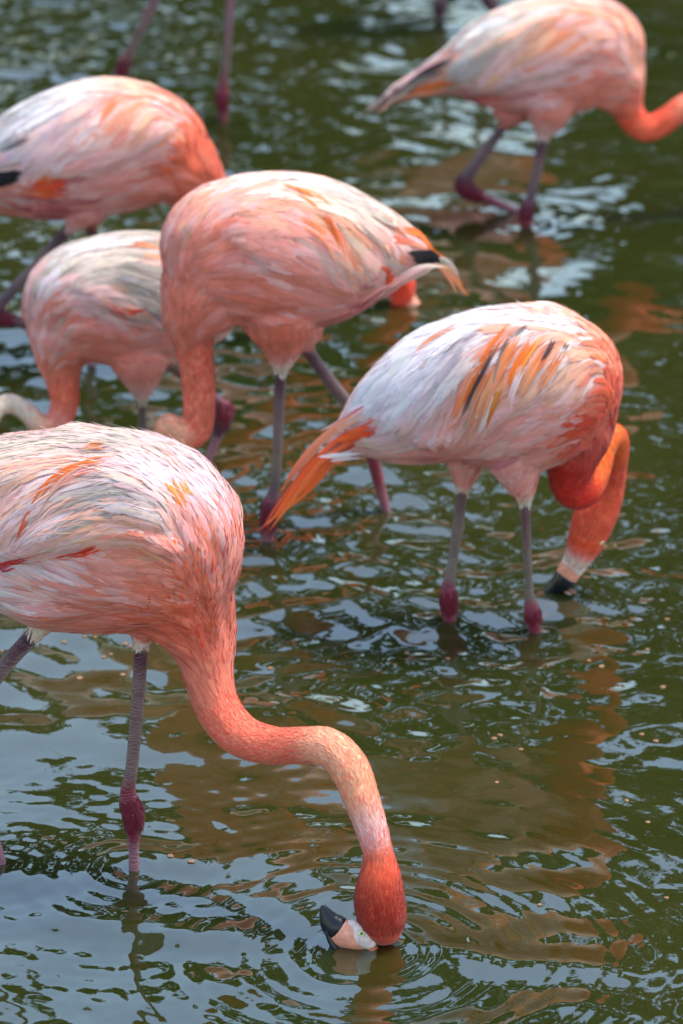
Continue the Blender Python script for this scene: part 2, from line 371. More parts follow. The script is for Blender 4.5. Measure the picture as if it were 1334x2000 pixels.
        pts[:, 0] = p + nr * 0.0006; nrs[:, 0] = nr; sds[:, 0] = np.cross(nr, f)
        for r in range(1, rows):
            q_ = p + f * (L / (rows - 1)); sp, tv = nearest(q_); dist = np.linalg.norm(sp - q_, axis=1)[:, None]
            ok = dist < L * 0.22
            n2 = BN[tv]; g = flow[tv] * ca + np.cross(n2, flow[tv]) * sa
            f2 = np.where((g * f).sum(1, keepdims=True) > 0, 0.5 * f + 0.5 * g, f); f2 = f2 - n2 * (f2 * n2).sum(1, keepdims=True); f2 /= np.linalg.norm(f2, axis=1, keepdims=True) + 1e-9
            p = np.where(ok, sp, q_); nr = np.where(ok, n2, nr); f = np.where(ok, f2, f)
            pts[:, r] = p + nr * (0.0006 + h * (r / (rows - 1)) ** 1.3); nrs[:, r] = nr; sds[:, r] = np.cross(nr, f)
        prof = WP[rows][None] * wd[:, None] * 0.5
        # colour
        C = vcol[t0].copy(); tor = (kind[t0] == 0) | ((kind[t0] == 1) & (nb[t0] < 0.5))
        for a0 in range(0, count, 4000):
            sl_ = slice(a0, a0 + 4000); dv = pts[sl_, 2 if rows > 3 else 0][:, None] - SDP[None]; al = (dv * SDF[None]).sum(2)
            m_ = (dv ** 2).sum(2) - 0.955 * al ** 2; near = m_.argmin(1)
            rnd = rng.uniform(0, 1, len(near)) < stray; near = np.where(rnd, np.argsort(m_, 1)[np.arange(len(near)), rng.integers(1, 5, len(near))], near)
            C[sl_] = np.where(tor[sl_, None], SDC[near] * (1 - mixc) + vcol[t0[sl_]] * mixc, C[sl_])
        C = np.clip(C * (1 + rng.normal(0, cj, (count, 1))) * (1 + rng.normal(0, cj * 0.3, (count, 3))), 0, 0.95)
        if name == 'neck_down':                                    # freckled: paler and more orange tips among the rest
            rr = rng.uniform(0, 1, (count, 1)); C = np.where(rr < 0.22, C * 1.13 + 0.015, np.where(rr > 0.80, C * 0.6 + C * PAL['coral'] * 0.6, C))
        V = np.empty((count, rows, 3, 3)); V[:, :, 0] = pts - sds * prof[..., None]; V[:, :, 2] = pts + sds * prof[..., None]; V[:, :, 1] = pts + nrs * (prof[..., None] * ridge * 2)
        UV = np.empty((count, rows, 3, 2)); UV[..., 1] = np.linspace(0, 1, rows)[None, :, None]; uo = rng.integers(0, 400, count)[:, None]
        UV[:, :, 0, 0] = uo + 0.02; UV[:, :, 1, 0] = uo + 0.5; UV[:, :, 2, 0] = uo + 0.98
        i = np.arange(rows - 1) * 3; F1 = np.concatenate([np.stack([i, i + 3, i + 4, i + 1], 1), np.stack([i + 1, i + 4, i + 5, i + 2], 1)])
        F = (F1[None] + (np.arange(count) * rows * 3)[:, None, None]).reshape(-1, 4)
        o = mesh_obj(name, V.reshape(-1, 3), F, M['feather'], root, True, np.repeat(C, rows * 3, 0), UV.reshape(-1, 2)); o['kind'] = 'stuff'
        # soft vanes: shade mostly with the body's own roundness
        e1 = np.gradient(pts, axis=1); bn = np.cross(e1, sds); bn = -bn / (np.linalg.norm(bn, axis=2, keepdims=True) + 1e-9); bn *= np.sign((bn * nrs).sum(2, keepdims=True) + 1e-9)
        cn = nrs * 0.6 + bn * 0.4; cn = np.repeat(cn[:, :, None], 3, 2); cn[:, :, 0] -= sds * 0.16; cn[:, :, 2] += sds * 0.16
        cn /= np.linalg.norm(cn, axis=3, keepdims=True)
        o.data.normals_split_custom_set_from_vertices(cn.reshape(-1, 3).tolist())
        return o
    WP = {r: np.interp(np.linspace(0, 1, r), [0, 0.15, 0.6, 0.9, 1], [0.35, 0.8, 1.0, 0.72, 0.12]) for r in (3, 4, 5, 6)}
    above = (tri_c[:, 2] > 0.03); q = S.get('q', 1.0); torso_t = (tk == 0) + (tk == 1) * (tnb < 0.9) * 1.3
    vl, vw = vlen * S.get('lenf', 1.35), vwid * S.get('widf', 1.1)
    wts = ta * above * torso_t / np.maximum(vl[TR[:, 0]] * vw[TR[:, 0]], 2e-4)
    scatter('plumage', wts, vl, vw, int(wts.sum() * S.get('dens', 6.5) * q), 6, S.get('lift', 0.0030), 0.10, S.get('cj', 0.07), 0.12, 0.25, S.get('mixc', 0.42))
    # loose, hair-thin barbs over the vanes
    wb = ta * above * torso_t; nb_ = int(wb.sum() / (0.05 * 0.0022) * S.get('barbs', 0.9) * q)
    scatter('loose_barbs', wb, np.clip(vlen * 0.9, 0.02, 0.09), np.full(nv, 0.0024), nb_, 4, 0.0050, 0.20, 0.10, 0.0, 0.3, 0.5)
    if S.get('wisps'):                                             # stray plumes that stand off the back
        ww = ta * above * (tk == 0) * np.clip(BN[TR[:, 0], 2] * 1.5 - 0.3, 0, 1)
        scatter('wisps', ww, np.full(nv, 0.065), np.full(nv, 0.0015), S['wisps'], 5, 0.0085, 0.28, 0.12, 0.0, 0.5, 0.2)
    ws2 = ta * above * ((tk == 1) * (tnb > 0.1)).astype(float)
    scatter('neck_down', ws2, np.full(nv, 0.014), np.full(nv, 0.0034), int(S.get('down', 3500) * q * 1.6), 3, 0.0016, 0.25, 0.09)
    thick = (isl & (SM[own, 3] > 0.017))[TR[:, 0]]
    ws3 = ta * above * thick
    if ws3.sum() > 0:
        fl0 = flow.copy(); flow[isl] = np.array([0, 0, -1.0]) - BN[isl] * (-BN[isl, 2:3]); flow /= np.linalg.norm(flow, axis=1, keepdims=True) + 1e-9
        scatter('thigh_down', ws3, np.full(nv, 0.020), np.full(nv, 0.006), int(1500 * q), 4, 0.0025, 0.2, 0.07)
        flow[:] = fl0
    # ---- long feathers drawn singly
    fl = []
    for fd in S.get('feathers', []):                               # a streak of colour is two or three narrow feathers lying side by side
        nm, path, wpx, cname = fd[:4]; lay = fd[4] if len(fd) > 4 else 0.006
        if nm == 'wing_feather':
            dx, dy = path[-1][0] - path[0][0], path[-1][1] - path[0][1]; l_ = math.hypot(dx, dy); ox, oy = -dy / l_, dx / l_
            k = 3 if wpx > 12 else 2
            for j in range(k):
                e = (j - (k - 1) / 2) * wpx / k * 1.05; g = rng.uniform(-0.10, 0.10) * l_
                fl.append((nm, [(x + ox * e * (1 - 0.5 * i / len(path)) + dx / l_ * g, y + oy * e * (1 - 0.5 * i / len(path)) + dy / l_ * g) for i, (x, y) in enumerate(path)], wpx / k * 1.25, cname, lay * rng.uniform(0.45, 0.75)))
        elif nm == 'tail_feather':
            for j in range(2): fl.append((nm, [(x + rng.normal(0, 2) + (j - 0.5) * wpx * 0.32, y + rng.normal(0, 2) + (j - 0.5) * wpx * 0.32) for (x, y) in path[:-1]] + [(path[-1][0] + rng.normal(0, 7), path[-1][1] + rng.normal(0, 7))], wpx * 0.55, cname, lay))
        else: fl.append((nm, path, wpx, cname, lay))
    for (x0, y0, x1, y1, cnt) in S.get('flecks', []):              # single brighter contour feathers on breast and neck base
        for _ in range(cnt):
            t_ = rng.uniform(0, 1); x = x0 + (x1 - x0) * t_ + rng.normal(0, 30); y = y0 + (y1 - y0) * t_ + rng.normal(0, 22)
            if hit(x, y)[0] is None: continue
            L_ = rng.uniform(9, 18); fl.append(('breast_feather', [(x, y), (x - 1.5, y - L_ * 0.5), (x - 3, y - L_)], rng.uniform(5, 9), ['coral>coral', 'orange>coral', 'red>coral'][int(rng.integers(0, 3))], rng.uniform(0.0025, 0.0045)))
    for fi, fd in enumerate(fl):
        nm, path, wpx, cname = fd[:4]; lay = fd[4]; o_def = None
        pp = []
        for (x, y) in path:
            p, nn_ = hit(x, y) if o_def is None else (None, None)
            if p is None: p = P3(x, y, o_def if o_def is not None else (pp[-1][1] if pp else 0.0)); o_ = o_def or (pp[-1][1] if pp else 0.0); vv = CAM - p; vv /= np.linalg.norm(vv); pp.append((p, o_, vv))
            else: p = p + nn_ * lay; pp.append((p, (p - P0) @ n, nn_))
        rr = catmull([[*a[0], *a[2]] for a in pp], lambda a, b: 0.012)
        pts = rr[:, :3]; T = np.gradient(pts, axis=0); T /= np.linalg.norm(T, axis=1, keepdims=True)
        nr = rr[:, 3:6] - T * (rr[:, 3:6] * T).sum(1, keepdims=True); nr /= np.linalg.norm(nr, axis=1, keepdims=True)
        # each long feather is cupped and a little twisted
        tw = R(rng.uniform(-20, 20)); sd_ = np.cross(nr, T); nr, sd_ = nr * math.cos(tw) + sd_ * math.sin(tw), sd_ * math.cos(tw) - nr * math.sin(tw)
        m_ = len(pts); prof = np.interp(np.linspace(0, 1, m_), [0, 0.2, 0.6, 0.85, 1], [0.1, 0.7, 1, 0.6, 0.04]) * wpx * 0.5 * depth(pts[0]) / FPX
        c0 = PAL[cname.split('>')[0]]; c1 = PAL[cname.split('>')[-1]]; f_ = np.linspace(0, 1, m_)[:, None]
        cc = np.clip((c0 * (1 - f_) + c1 * f_) * (1 + rng.normal(0, 0.08)) * (1 + rng.normal(0, 0.05, 3)), 0, 1)
        Vb, Fb, Cb, Ub = rows_blades(pts, nr, sd_, prof, cc, float(rng.integers(0, 400)))
        mesh_obj(nm, Vb, Fb, M['feather'], root, True, Cb, Ub)
    # ---- bill and eye
    def tubeobj(name, rows, mat, parent, o, flat=1.0, squash=None):
        q = catmull([[*P3(x, y, o + (e[0] if e else 0)), r] for (x, y, r, *e) in rows], lambda a, b: 0.003)
        q[:, 3] = np.maximum(q[:, 3], 0.4) * depth(q[0, :3]) / FPX
        T = np.gradient(q[:, :3], axis=0); T /= np.linalg.norm(T, axis=1, keepdims=True)
        k = 18; A = np.linspace(0, 2 * math.pi, k, endpoint=False); Vv = []
        for i in range(len(q)):
            lat = n - T[i] * (n @ T[i]); lat /= np.linalg.norm(lat); up = np.cross(T[i], lat)
            Vv.append(q[i, :3] + np.outer(np.cos(A), up) * q[i, 3] + np.outer(np.sin(A), lat) * q[i, 3] * flat)
        m_ = len(q); Vv = np.vstack(Vv + [q[:1, :3] - T[0] * q[0, 3] * 0.3, q[-1:, :3] + T[-1] * q[-1, 3] * 0.5]); Ff = []
        for i in range(m_ - 1):
            for j in range(k): Ff.append((i * k + j, i * k + (j + 1) % k, (i + 1) * k + (j + 1) % k, (i + 1) * k + j))
        c0, c1 = m_ * k, m_ * k + 1
        for j in range(0, k, 2):
            Ff.append((c0, (j + 2) % k, (j + 1) % k, j)); b_ = (m_ - 1) * k; Ff.append((c1, b_ + j, b_ + j + 1, b_ + (j + 2) % k))
        return mesh_obj(name, Vv, Ff, M[mat], parent)
    def sub(o):                                                    # sub-parts keep the root's origin; their parent has no offset of its own
        o['origin'] = root['origin']; return o
    last = None
    for part in S.get('bill', []):
        o = tubeobj(part[0], part[1], part[2], last if part[0] != 'bill' and last else root, ho + S.get('bill_o', 0.0), part[3] if len(part) > 3 else 0.75)
        if part[0] == 'bill': last = sub(o)
    for (ex, ey, er, *eo_) in S.get('eye', []):
        p, nn_ = hit(ex, ey)
        if eo_: p = P3(ex, ey, ho + S.get('bill_o', 0.0) + eo_[0]); nn_ = CAM - p; nn_ /= np.linalg.norm(nn_)
        if p is None: continue
        s = er * depth(p) / FPX; Vi, Fi = ICO[3]
        eo = sub(mesh_obj('eye', Vi * s + p - nn_ * s * 0.45, Fi, M['iris'], root))
        vd = nn_
        mesh_obj('pupil', Vi * s * 0.55 + p + nn_ * s * 0.14, Fi, M['pupil'], eo)
    for k in [k for k in root.keys() if k == 'origin']: pass
    return root

# ------------------------------------------------------------------ the pond
def water_height(X, Y):
    rng = np.random.default_rng(11)
    Z = np.zeros_like(X)
    def band(l0, l1, cnt, slope, seed, spread=1.2):
        r = np.random.default_rng(seed); H = np.zeros_like(X)
        for _ in range(cnt):
            lam = math.exp(r.uniform(math.log(l0), math.log(l1))); k = 2 * math.pi / lam
            a = math.pi / 2 + r.normal(0, spread)
            H += (slope * math.sqrt(2.0 / cnt) / k) * np.sin(k * (X * math.cos(a) + Y * math.sin(a)) + r.uniform(0, 6.28))
        return H
    def soft(l0, l1, seed):
        h = band(l0, l1, 14, 1.0, seed, 3.0); return h / (np.abs(h).max() + 1e-9)
    calm = 0.5 + 0.5 * np.clip(1.6 * soft(0.7, 1.8, 5), -1, 1)
    stir = np.zeros_like(X)
    for (px, py, rad, amt) in STIR:
        c = at_z(px, py); stir += amt * np.exp(-(((X - c[0]) / rad) ** 2 + ((Y - c[1]) / (rad * 1.5)) ** 2))
    rt = np.clip((X - 0.05) / 0.5, 0, 1) * (np.clip((Y - 8.9) / 1.2, 0, 1) + 0.5 * np.clip((7.1 - Y) / 0.5, 0, 1)); quiet = 1 - 0.42 * rt
    Z += band(0.45, 1.1, 16, 0.028, 1)
    Z += band(0.18, 0.42, 22, 0.040, 2, 1.0) * (0.75 + 0.5 * calm) * quiet
    Z += band(0.085, 0.17, 26, 0.040, 3, 0.8) * (0.35 + 0.65 * calm + 0.7 * stir) * quiet
    Z += band(0.045, 0.085, 30, 0.016, 4, 0.7) * (0.10 + 0.45 * calm ** 2 + 1.2 * stir) * quiet
    Z += band(0.034, 0.055, 26, 0.020, 8, 0.5) * np.clip(1 - np.hypot(X + 0.35, (Y - 6.6) / 1.6) / 0.6, 0, 1)
    for (px, py, lam, slope, reach) in RINGS:
        c = at_z(px, py); r = np.hypot(X - c[0], Y - c[1]); k = 2 * math.pi / lam
        wob = 0.25 * lam * soft(0.2, 0.5, int(px))
        Z += slope / k * np.cos(k * (r + wob)) * np.exp(-r / reach) * np.clip(r / (lam * 0.5), 0, 1)
    return Z
STIR = [(1160, 1150, 0.28, 1.0), (1000, 1230, 0.35, 0.7), (540, 1060, 0.30, 0.7), (740, 1000, 0.30, 0.6), (420, 900, 0.3, 0.5), (700, 1850, 0.2, 0.5),
        (1010, 430, 0.3, 0.4), (150, 800, 0.5, 0.5), (120, 60, 0.8, 1.0), (450, 250, 0.6, 0.7), (250, 500, 0.5, 0.6), (620, 1000, 0.3, 0.6), (1250, 1130, 0.3, 0.6), (800, 1120, 0.3, 0.5), (100, 1800, 0.3, 0.25), (450, 1600, 0.3, 0.25), (650, 1420, 0.35, 0.6), (950, 1330, 0.35, 0.5), (600, 1250, 0.3, 0.5)]
RINGS = [(715, 1860, 0.044, 0.075, 0.45), (715, 1860, 0.031, 0.05, 0.30), (262, 1702, 0.040, 0.07, 0.26), (3, 1692, 0.042, 0.06, 0.25), (1043, 1232, 0.05, 0.11, 0.14), (878, 1212, 0.05, 0.07, 0.12),
         (1085, 1165, 0.038, 0.11, 0.16), (523, 1057, 0.05, 0.09, 0.14), (752, 992, 0.05, 0.08, 0.14), (400, 915, 0.05, 0.07, 0.12), (785, 590, 0.05, 0.07, 0.15),
         (1027, 440, 0.05, 0.07, 0.14), (1005, 410, 0.05, 0.06, 0.12), (437, 232, 0.06, 0.06, 0.14)]
def build_water():
    xs = np.arange(-1.35, 1.3501, 0.0055); ys = [4.9]
    while ys[-1] < 15.5: ys.append(ys[-1] + 0.0055 + 0.0013 * max(0, ys[-1] - 6.0))
    ys = np.array(ys); X, Y = np.meshgrid(xs, ys)
    e = np.minimum.reduce([(X + 1.35) / 0.2, (1.35 - X) / 0.2, (Y - 4.9) / 0.2, (ys[-1] - Y) / 0.5]); e = np.clip(e, 0, 1)
    Z = water_height(X, Y) * e
    ny, nx = X.shape; V = np.stack([X.ravel(), Y.ravel(), Z.ravel()], 1)
    i = (np.arange(ny - 1)[:, None] * nx + np.arange(nx - 1)[None]).ravel(); F = np.stack([i, i + 1, i + nx + 1, i + nx], 1)
    # the calm rest of the pond: a frame of big quads sharing the corners of the fine sheet
    b = len(V); x0, x1, y0, y1 = -1.35, 1.35, 4.9, ys[-1]; c = [0, nx - 1, ny * nx - 1, (ny - 1) * nx]
    V = np.vstack([V, [[-90, -40, 0], [90, -40, 0], [90, 30, 0], [-90, 30, 0]]])
    F = np.vstack([F, [[b, b + 1, c[1], c[0]], [b + 1, b + 2, c[2], c[1]], [b + 2, b + 3, c[3], c[2]], [b + 3, b, c[0], c[3]]]])
    o = mesh_obj('water', V, F, M['water']); o['kind'] = 'structure'; return o
build_water()

# ------------------------------------------------------------------ the far shore and its wood (seen as dark reflections in the ripples)
def build_bank():
    xs = np.linspace(-90, 90, 90); prof = [(29.0, -0.3), (30.0, 0.1), (32.0, 0.6), (38, 1.0), (60, 1.4), (200, 2.0), (900, 4.0)]
    V = np.array([[x * (1 + max(0, y - 40) / 60), y + 0.7 * math.sin(x * 0.31) + 0.4 * math.sin(x * 0.83 + 1), z] for y, z in prof for x in xs])
    nx = len(xs); i = (np.arange(len(prof) - 1)[:, None] * nx + np.arange(nx - 1)[None]).ravel()
    o = mesh_obj('bank', V, np.stack([i, i + 1, i + nx + 1, i + nx], 1), M['bank']); o['kind'] = 'structure'
build_bank()
def build_wood():
    rng = np.random.default_rng(21); Vl, Vt, Ft, b = [], [], [], 0
    trees = [(x, rng.uniform(32.5, 37), h, rx) for x, h, rx in WOOD]
    for (x, y, h, rx) in trees:
        h0 = h * 0.04
        for k in range(48):                                        # clumps through the crown's volume
            u = rng.uniform(0, 1); rad = rx * math.sin(math.pi * (0.28 + 0.66 * u)) ** 0.7
            a = rng.uniform(0, 6.28); rr = rad * math.sqrt(rng.uniform(0.1, 1))
            c = np.array([x + rr * math.cos(a), y + rr * math.sin(a), h0 + (h - h0) * u]); cs = rng.uniform(0.7, 1.3) * rx * 0.27
            m = 70; d = rng.normal(0, 1, (m, 3)); d /= np.linalg.norm(d, axis=1, keepdims=True)
            p = c + d * (cs * rng.uniform(0.35, 1.0, (m, 1))); e1 = rng.normal(0, 1, (m, 3)); e1 /= np.linalg.norm(e1, axis=1, keepdims=True)
            e2 = np.cross(e1, d); e2 /= np.linalg.norm(e2, axis=1, keepdims=True) + 1e-9; s = rng.uniform(0.22, 0.48, (m, 1))
            Vl.append(np.stack([p - e1 * s, p - e2 * s * 0.6, p + e1 * s, p + e2 * s * 0.6], 1).reshape(-1, 3))
        k = 8; zs = np.linspace(0.4, h * 0.75, 6)
        for z in zs:
            r = 0.28 * (1 - 0.8 * z / h); Vt += [[x + r * math.cos(t) + 0.2 * math.sin(z), y + r * math.sin(t), z] for t in np.linspace(0, 6.283, k, endpoint=False)]
        for i in range(5):
            for j in range(k): Ft.append((b + i * k + j, b + i * k + (j + 1) % k, b + (i + 1) * k + (j + 1) % k, b + (i + 1) * k + j))
        b += 6 * k
    V = np.vstack(Vl); F = np.arange(len(V)).reshape(-1, 4)
    o = mesh_obj('wood', np.vstack([V, Vt]), np.vstack([F, np.array(Ft) + len(V)]), M['leaf'], smooth=False); o['kind'] = 'stuff'
    o['label'] = 'dark wood on the far shore mirrored in the ripples'; o['category'] = 'trees'
    o.data.materials.append(M['bark']); mi = np.zeros(len(o.data.polygons), np.int32); mi[len(F):] = 1; o.data.polygons.foreach_set('material_index', mi)
WOOD = [(-36, 16, 5.0), (-28, 16, 5.0), (-20, 15, 4.5), (-13, 14, 4.2), (-7.5, 13.5, 3.6), (-3.6, 13.8, 2.8), (-0.6, 15.5, 2.4), (2.2, 19.5, 2.7), (5.4, 23.5, 3.6), (10, 27, 4.6), (15, 24, 5.0), (22, 22, 5.0), (30, 19, 5.0)]
build_wood()

# ------------------------------------------------------------------ the birds
A = dict(flecks=[(395, 1030, 405, 1290, 34), (300, 1190, 380, 1120, 14)], wing=[(290, 1060), (200, 1068), (120, 1085), (20, 1095), (-60, 1085), (-60, 940), (90, 885), (240, 905), (320, 960), (335, 1020)], seed=3, wisps=380, streaks=1300, lenf=1.6, widf=0.88, cj=0.09, mixc=0.42, clump=0.006, lift=0.0030, foot=(262, 1700), heading=-16, shift=0.03, wf=0.84, voxel=0.0046, nb0=0.10, dens=8.0, down=7000,
  label='big pink flamingo with ruffled grey-streaked back, long neck bent down, black-tipped bill at the water',
  torso=[(-250, 1110, 22), (-150, 1050, 75), (-50, 1025, 142), (60, 1030, 184), (165, 1036, 203), (270, 1042, 196), (300, 1060, 178)],
  neck=[(330, 1115, 128, 'salmon'), (372, 1195, 84, 'salmon'), (396, 1262, 58, 'coral'), (408, 1325, 47, 'salmon'), (428, 1388, 44, 'salmon'), (470, 1436, 42, 'salmon'),
        (530, 1456, 37, 'salmon'), (590, 1456, 36, 'salmon'), (642, 1460, 38, 'peach'), (682, 1500, 39, 'peach'), (706, 1560, 35, 'peach'), (727, 1622, 31, 'palepink'),
        (740, 1675, 30, 'salmon'), (742, 1715, 41, 'coral'), (741, 1756, 51, 'crimson'), (746, 1788, 49, 'crimson'), (750, 1810, 39, 'crimson')],
  head_water=(722, 1841),
  legs=[dict(water=(262, 1700), o=-0.02, rows=[(280, 1195, 40, 'palepink'), (280, 1238, 22, 'cream'), (278, 1252, 18, 'cream'), (276, 1262, 15, 'legpurple'), (272, 1330, 15, 'leg'), (264, 1430, 14, 'leg'), (256, 1510, 14, 'leg'),
              (250, 1540, 16, 'hock'), (252, 1562, 19, 'hock'), (260, 1588, 21.5, 'hock'), (262, 1612, 18, 'hock'), (261, 1634, 14, 'hock'), (261, 1655, 12, 'legpink'), (262, 1702, 12, 'legpink')]),
        dict(water=(3, 1692), o=0.05, rows=[(110, 1170, 45, 'palepink'), (90, 1210, 24, 'cream'), (76, 1225, 19, 'cream'), (68, 1236, 17, 'legpurple'), (0, 1312, 17, 'leg'), (-50, 1385, 16, 'leg'), (-72, 1430, 22, 'hock'),
              (-70, 1465, 18, 'hock'), (-45, 1540, 12, 'legpink'), (-8, 1650, 12, 'legpink'), (3, 1695, 12, 'legpink')])],
  guides=[(452, 1050, -.25, -.95, 55, 15, 'palepink2 pink2 salmon'), (440, 1130, -.15, -1, 34, 13, 'pink2 salmon2'), (455, 1180, -.1, -1, 26, 11, 'pink salmon2'), (430, 985, -.4, -.9, 70, 15, 'white1 palepink3 lilac2'),
          (385, 940, -.6, -.75, 85, 16, 'white1 lilac2 palepink3 taupe1'), (320, 875, -.85, -.45, 90, 16, 'cream2 taupe2 palepink2'), (250, 845, -1, -.08, 100, 14, 'cream2 palepink1 taupe4'),
          (170, 845, -1, .05, 110, 13, 'cream2 taupe4 palepink1'), (100, 860, -.92, .35, 110, 14, 'taupe4 cream2 palepink1'), (30, 890, -.85, .55, 110, 15, 'taupe2 cream2 palepink2'),
          (300, 930, -.75, -.5, 90, 16, 'palepink2 lilac2 white1'), (230, 900, -.95, -.1, 110, 15, 'palepink3 cream1 lilac1'), (160, 905, -.9, .35, 120, 15, 'palepink3 cream2 peach2'),
          (80, 945, -.7, .65, 120, 16, 'palepink3 lilac2 peach2 taupe1'), (20, 1000, -.5, .85, 115, 17, 'palepink3 peach3 lilac1'), (190, 950, -.88, .38, 105, 14, 'taupe3 lilac2 grey1 peach1'),
          (250, 965, -.9, 0.05, 90, 14, 'grey2 taupe3 lilac1 palepink1'), (300, 1000, -.8, -.2, 70, 14, 'grey2 palepink2 lilac2 taupe'), (120, 1000, -.68, .68, 105, 15, 'lilac2 taupe2 palepink2 peach1'), (60, 1040, -.55, .8, 100, 15, 'palepink3 lilac2 peach1'),
          (190, 1010, -.85, .42, 85, 13, 'taupe2 grey1 peach2 lilac2'), (150, 1050, -.88, .35, 75, 13, 'peach3 palepink2 taupe'), (230, 1040, -.9, .15, 60, 13, 'peach3 palepink2 taupe1'), (100, 1068, -.85, .4, 70, 14, 'palepink3 lilac2'),
          (350, 1010, -.5, -.7, 70, 15, 'palepink3 white2 lilac2 peach1'), (380, 1050, -.4, -.8, 50, 14, 'pink2 palepink2 salmon1'), (330, 1070, -.7, -.4, 48, 14, 'peach2 pink2 salmon1'), (280, 1090, -.92, -.05, 60, 15, 'palepink2 peach2 salmon'),
          (400, 1110, -.3, -.9, 34, 13, 'salmon3 pink2 coral1'), (340, 1140, -.75, -.45, 40, 13, 'salmon3 coral1 pink'), (270, 1140, -.92, -.3, 65, 14, 'pink2 salmon2 palepink1'), (200, 1120, -.85, -.42, 85, 15, 'palepink2 pink3 peach'), (120, 1110, -.78, -.55, 100, 15, 'palepink3 pink2 lilac1'),
          (60, 1120, -.8, -.4, 100, 16, 'palepink3 white2 lilac2'), (50, 1155, -.95, -.1, 80, 16, 'white2 palepink3'), (140, 1170, -.92, -.35, 85, 15, 'pink3 palepink2'), (230, 1190, -.95, -.2, 70, 14, 'pink2 salmon2'), (310, 1215, -.9, -.15, 48, 13, 'coral3 salmon2'),
          (360, 1210, -.6, -.55, 32, 12, 'coral3 salmon2'), (180, 1218, -1, 0, 60, 14, 'pink2 salmon2'), (-40, 1010, -.6, .7, 120, 18, 'palepink3 peach2 red1'), (-130, 1050, -.9, .3, 120, 18, 'palepink2 red1 dark1')],
  feathers=[('wing_feather', [(208, 902), (165, 905), (125, 925), (92, 958), (70, 1000)], 17, 'orange>orange', .009), ('wing_feather', [(205, 912), (150, 925), (105, 960), (80, 1005)], 13, 'coral>taupe', .008),
            ('wing_feather', [(330, 945), (345, 965), (362, 1000)], 22, 'amber>orange', .007), ('wing_feather', [(352, 940), (372, 970)], 16, 'amber>amber', .007), ('wing_feather', [(205, 875), (180, 872), (160, 876)], 14, 'orange>peach', .009),
            ('wing_feather', [(192, 1066), (170, 1074), (140, 1085)], 17, 'red>red', .008), ('wing_feather', [(160, 1078), (135, 1084), (110, 1090)], 13, 'deepred>red', .007), ('wing_feather', [(85, 1087), (50, 1092), (15, 1096)], 15, 'red>deepred', .008), ('wing_feather', [(50, 1090), (20, 1096), (-10, 1100)], 13, 'deepred>deepred', .008),
            ('wing_feather', [(30, 1100), (5, 1108), (-15, 1090)], 16, 'magenta>magenta', .008), ('wing_feather', [(62, 990), (48, 1025), (38, 1050)], 9, 'coral>coral', .009),
            ('breast_feather', [(412, 1120), (415, 1100), (412, 1082)], 10, 'red>coral', .0045), ('breast_feather', [(388, 1246), (384, 1232), (378, 1220)], 9, 'red>coral', .0045), ('breast_feather', [(398, 1190), (398, 1180)], 9, 'coral>coral', .0045), ('breast_feather', [(434, 1186), (435, 1174)], 8, 'coral>coral', .0045),
            ('breast_feather', [(396, 1265), (392, 1252), (388, 1244)], 8, 'red>coral', .0045)],
  bill=[('bill', [(724, 1838, 18), (706, 1834, 26), (690, 1830, 29), (672, 1824, 30), (657, 1813, 28)], 'bill_pale', .72), ('face', [(732, 1844, 12), (720, 1838, 19), (708, 1828, 23.5), (700, 1816, 20), (694, 1806, 11)], 'bill_white', .9),
        ('bill_knob', [(698, 1810, 8), (690, 1806, 10), (680, 1803, 7)], 'bill_white', .9),
        ('bill_tip', [(666, 1819, 26), (656, 1811, 28), (645, 1799, 23), (637, 1785, 15), (630, 1771, 7)], 'bill_black', .76), ('bill_rim', [(642, 1812, 8), (652, 1836, 9), (668, 1852, 9), (690, 1857, 8), (704, 1848, 5), (708, 1834, 3)], 'bill_black', 2.4),
        ('lower_bill', [(704, 1857, 8), (718, 1860, 13), (734, 1853, 11)], 'bill_lower', 1.6)],
  bill_o=-0.018, eye=[(706, 1823, 6.0, -.0215)])

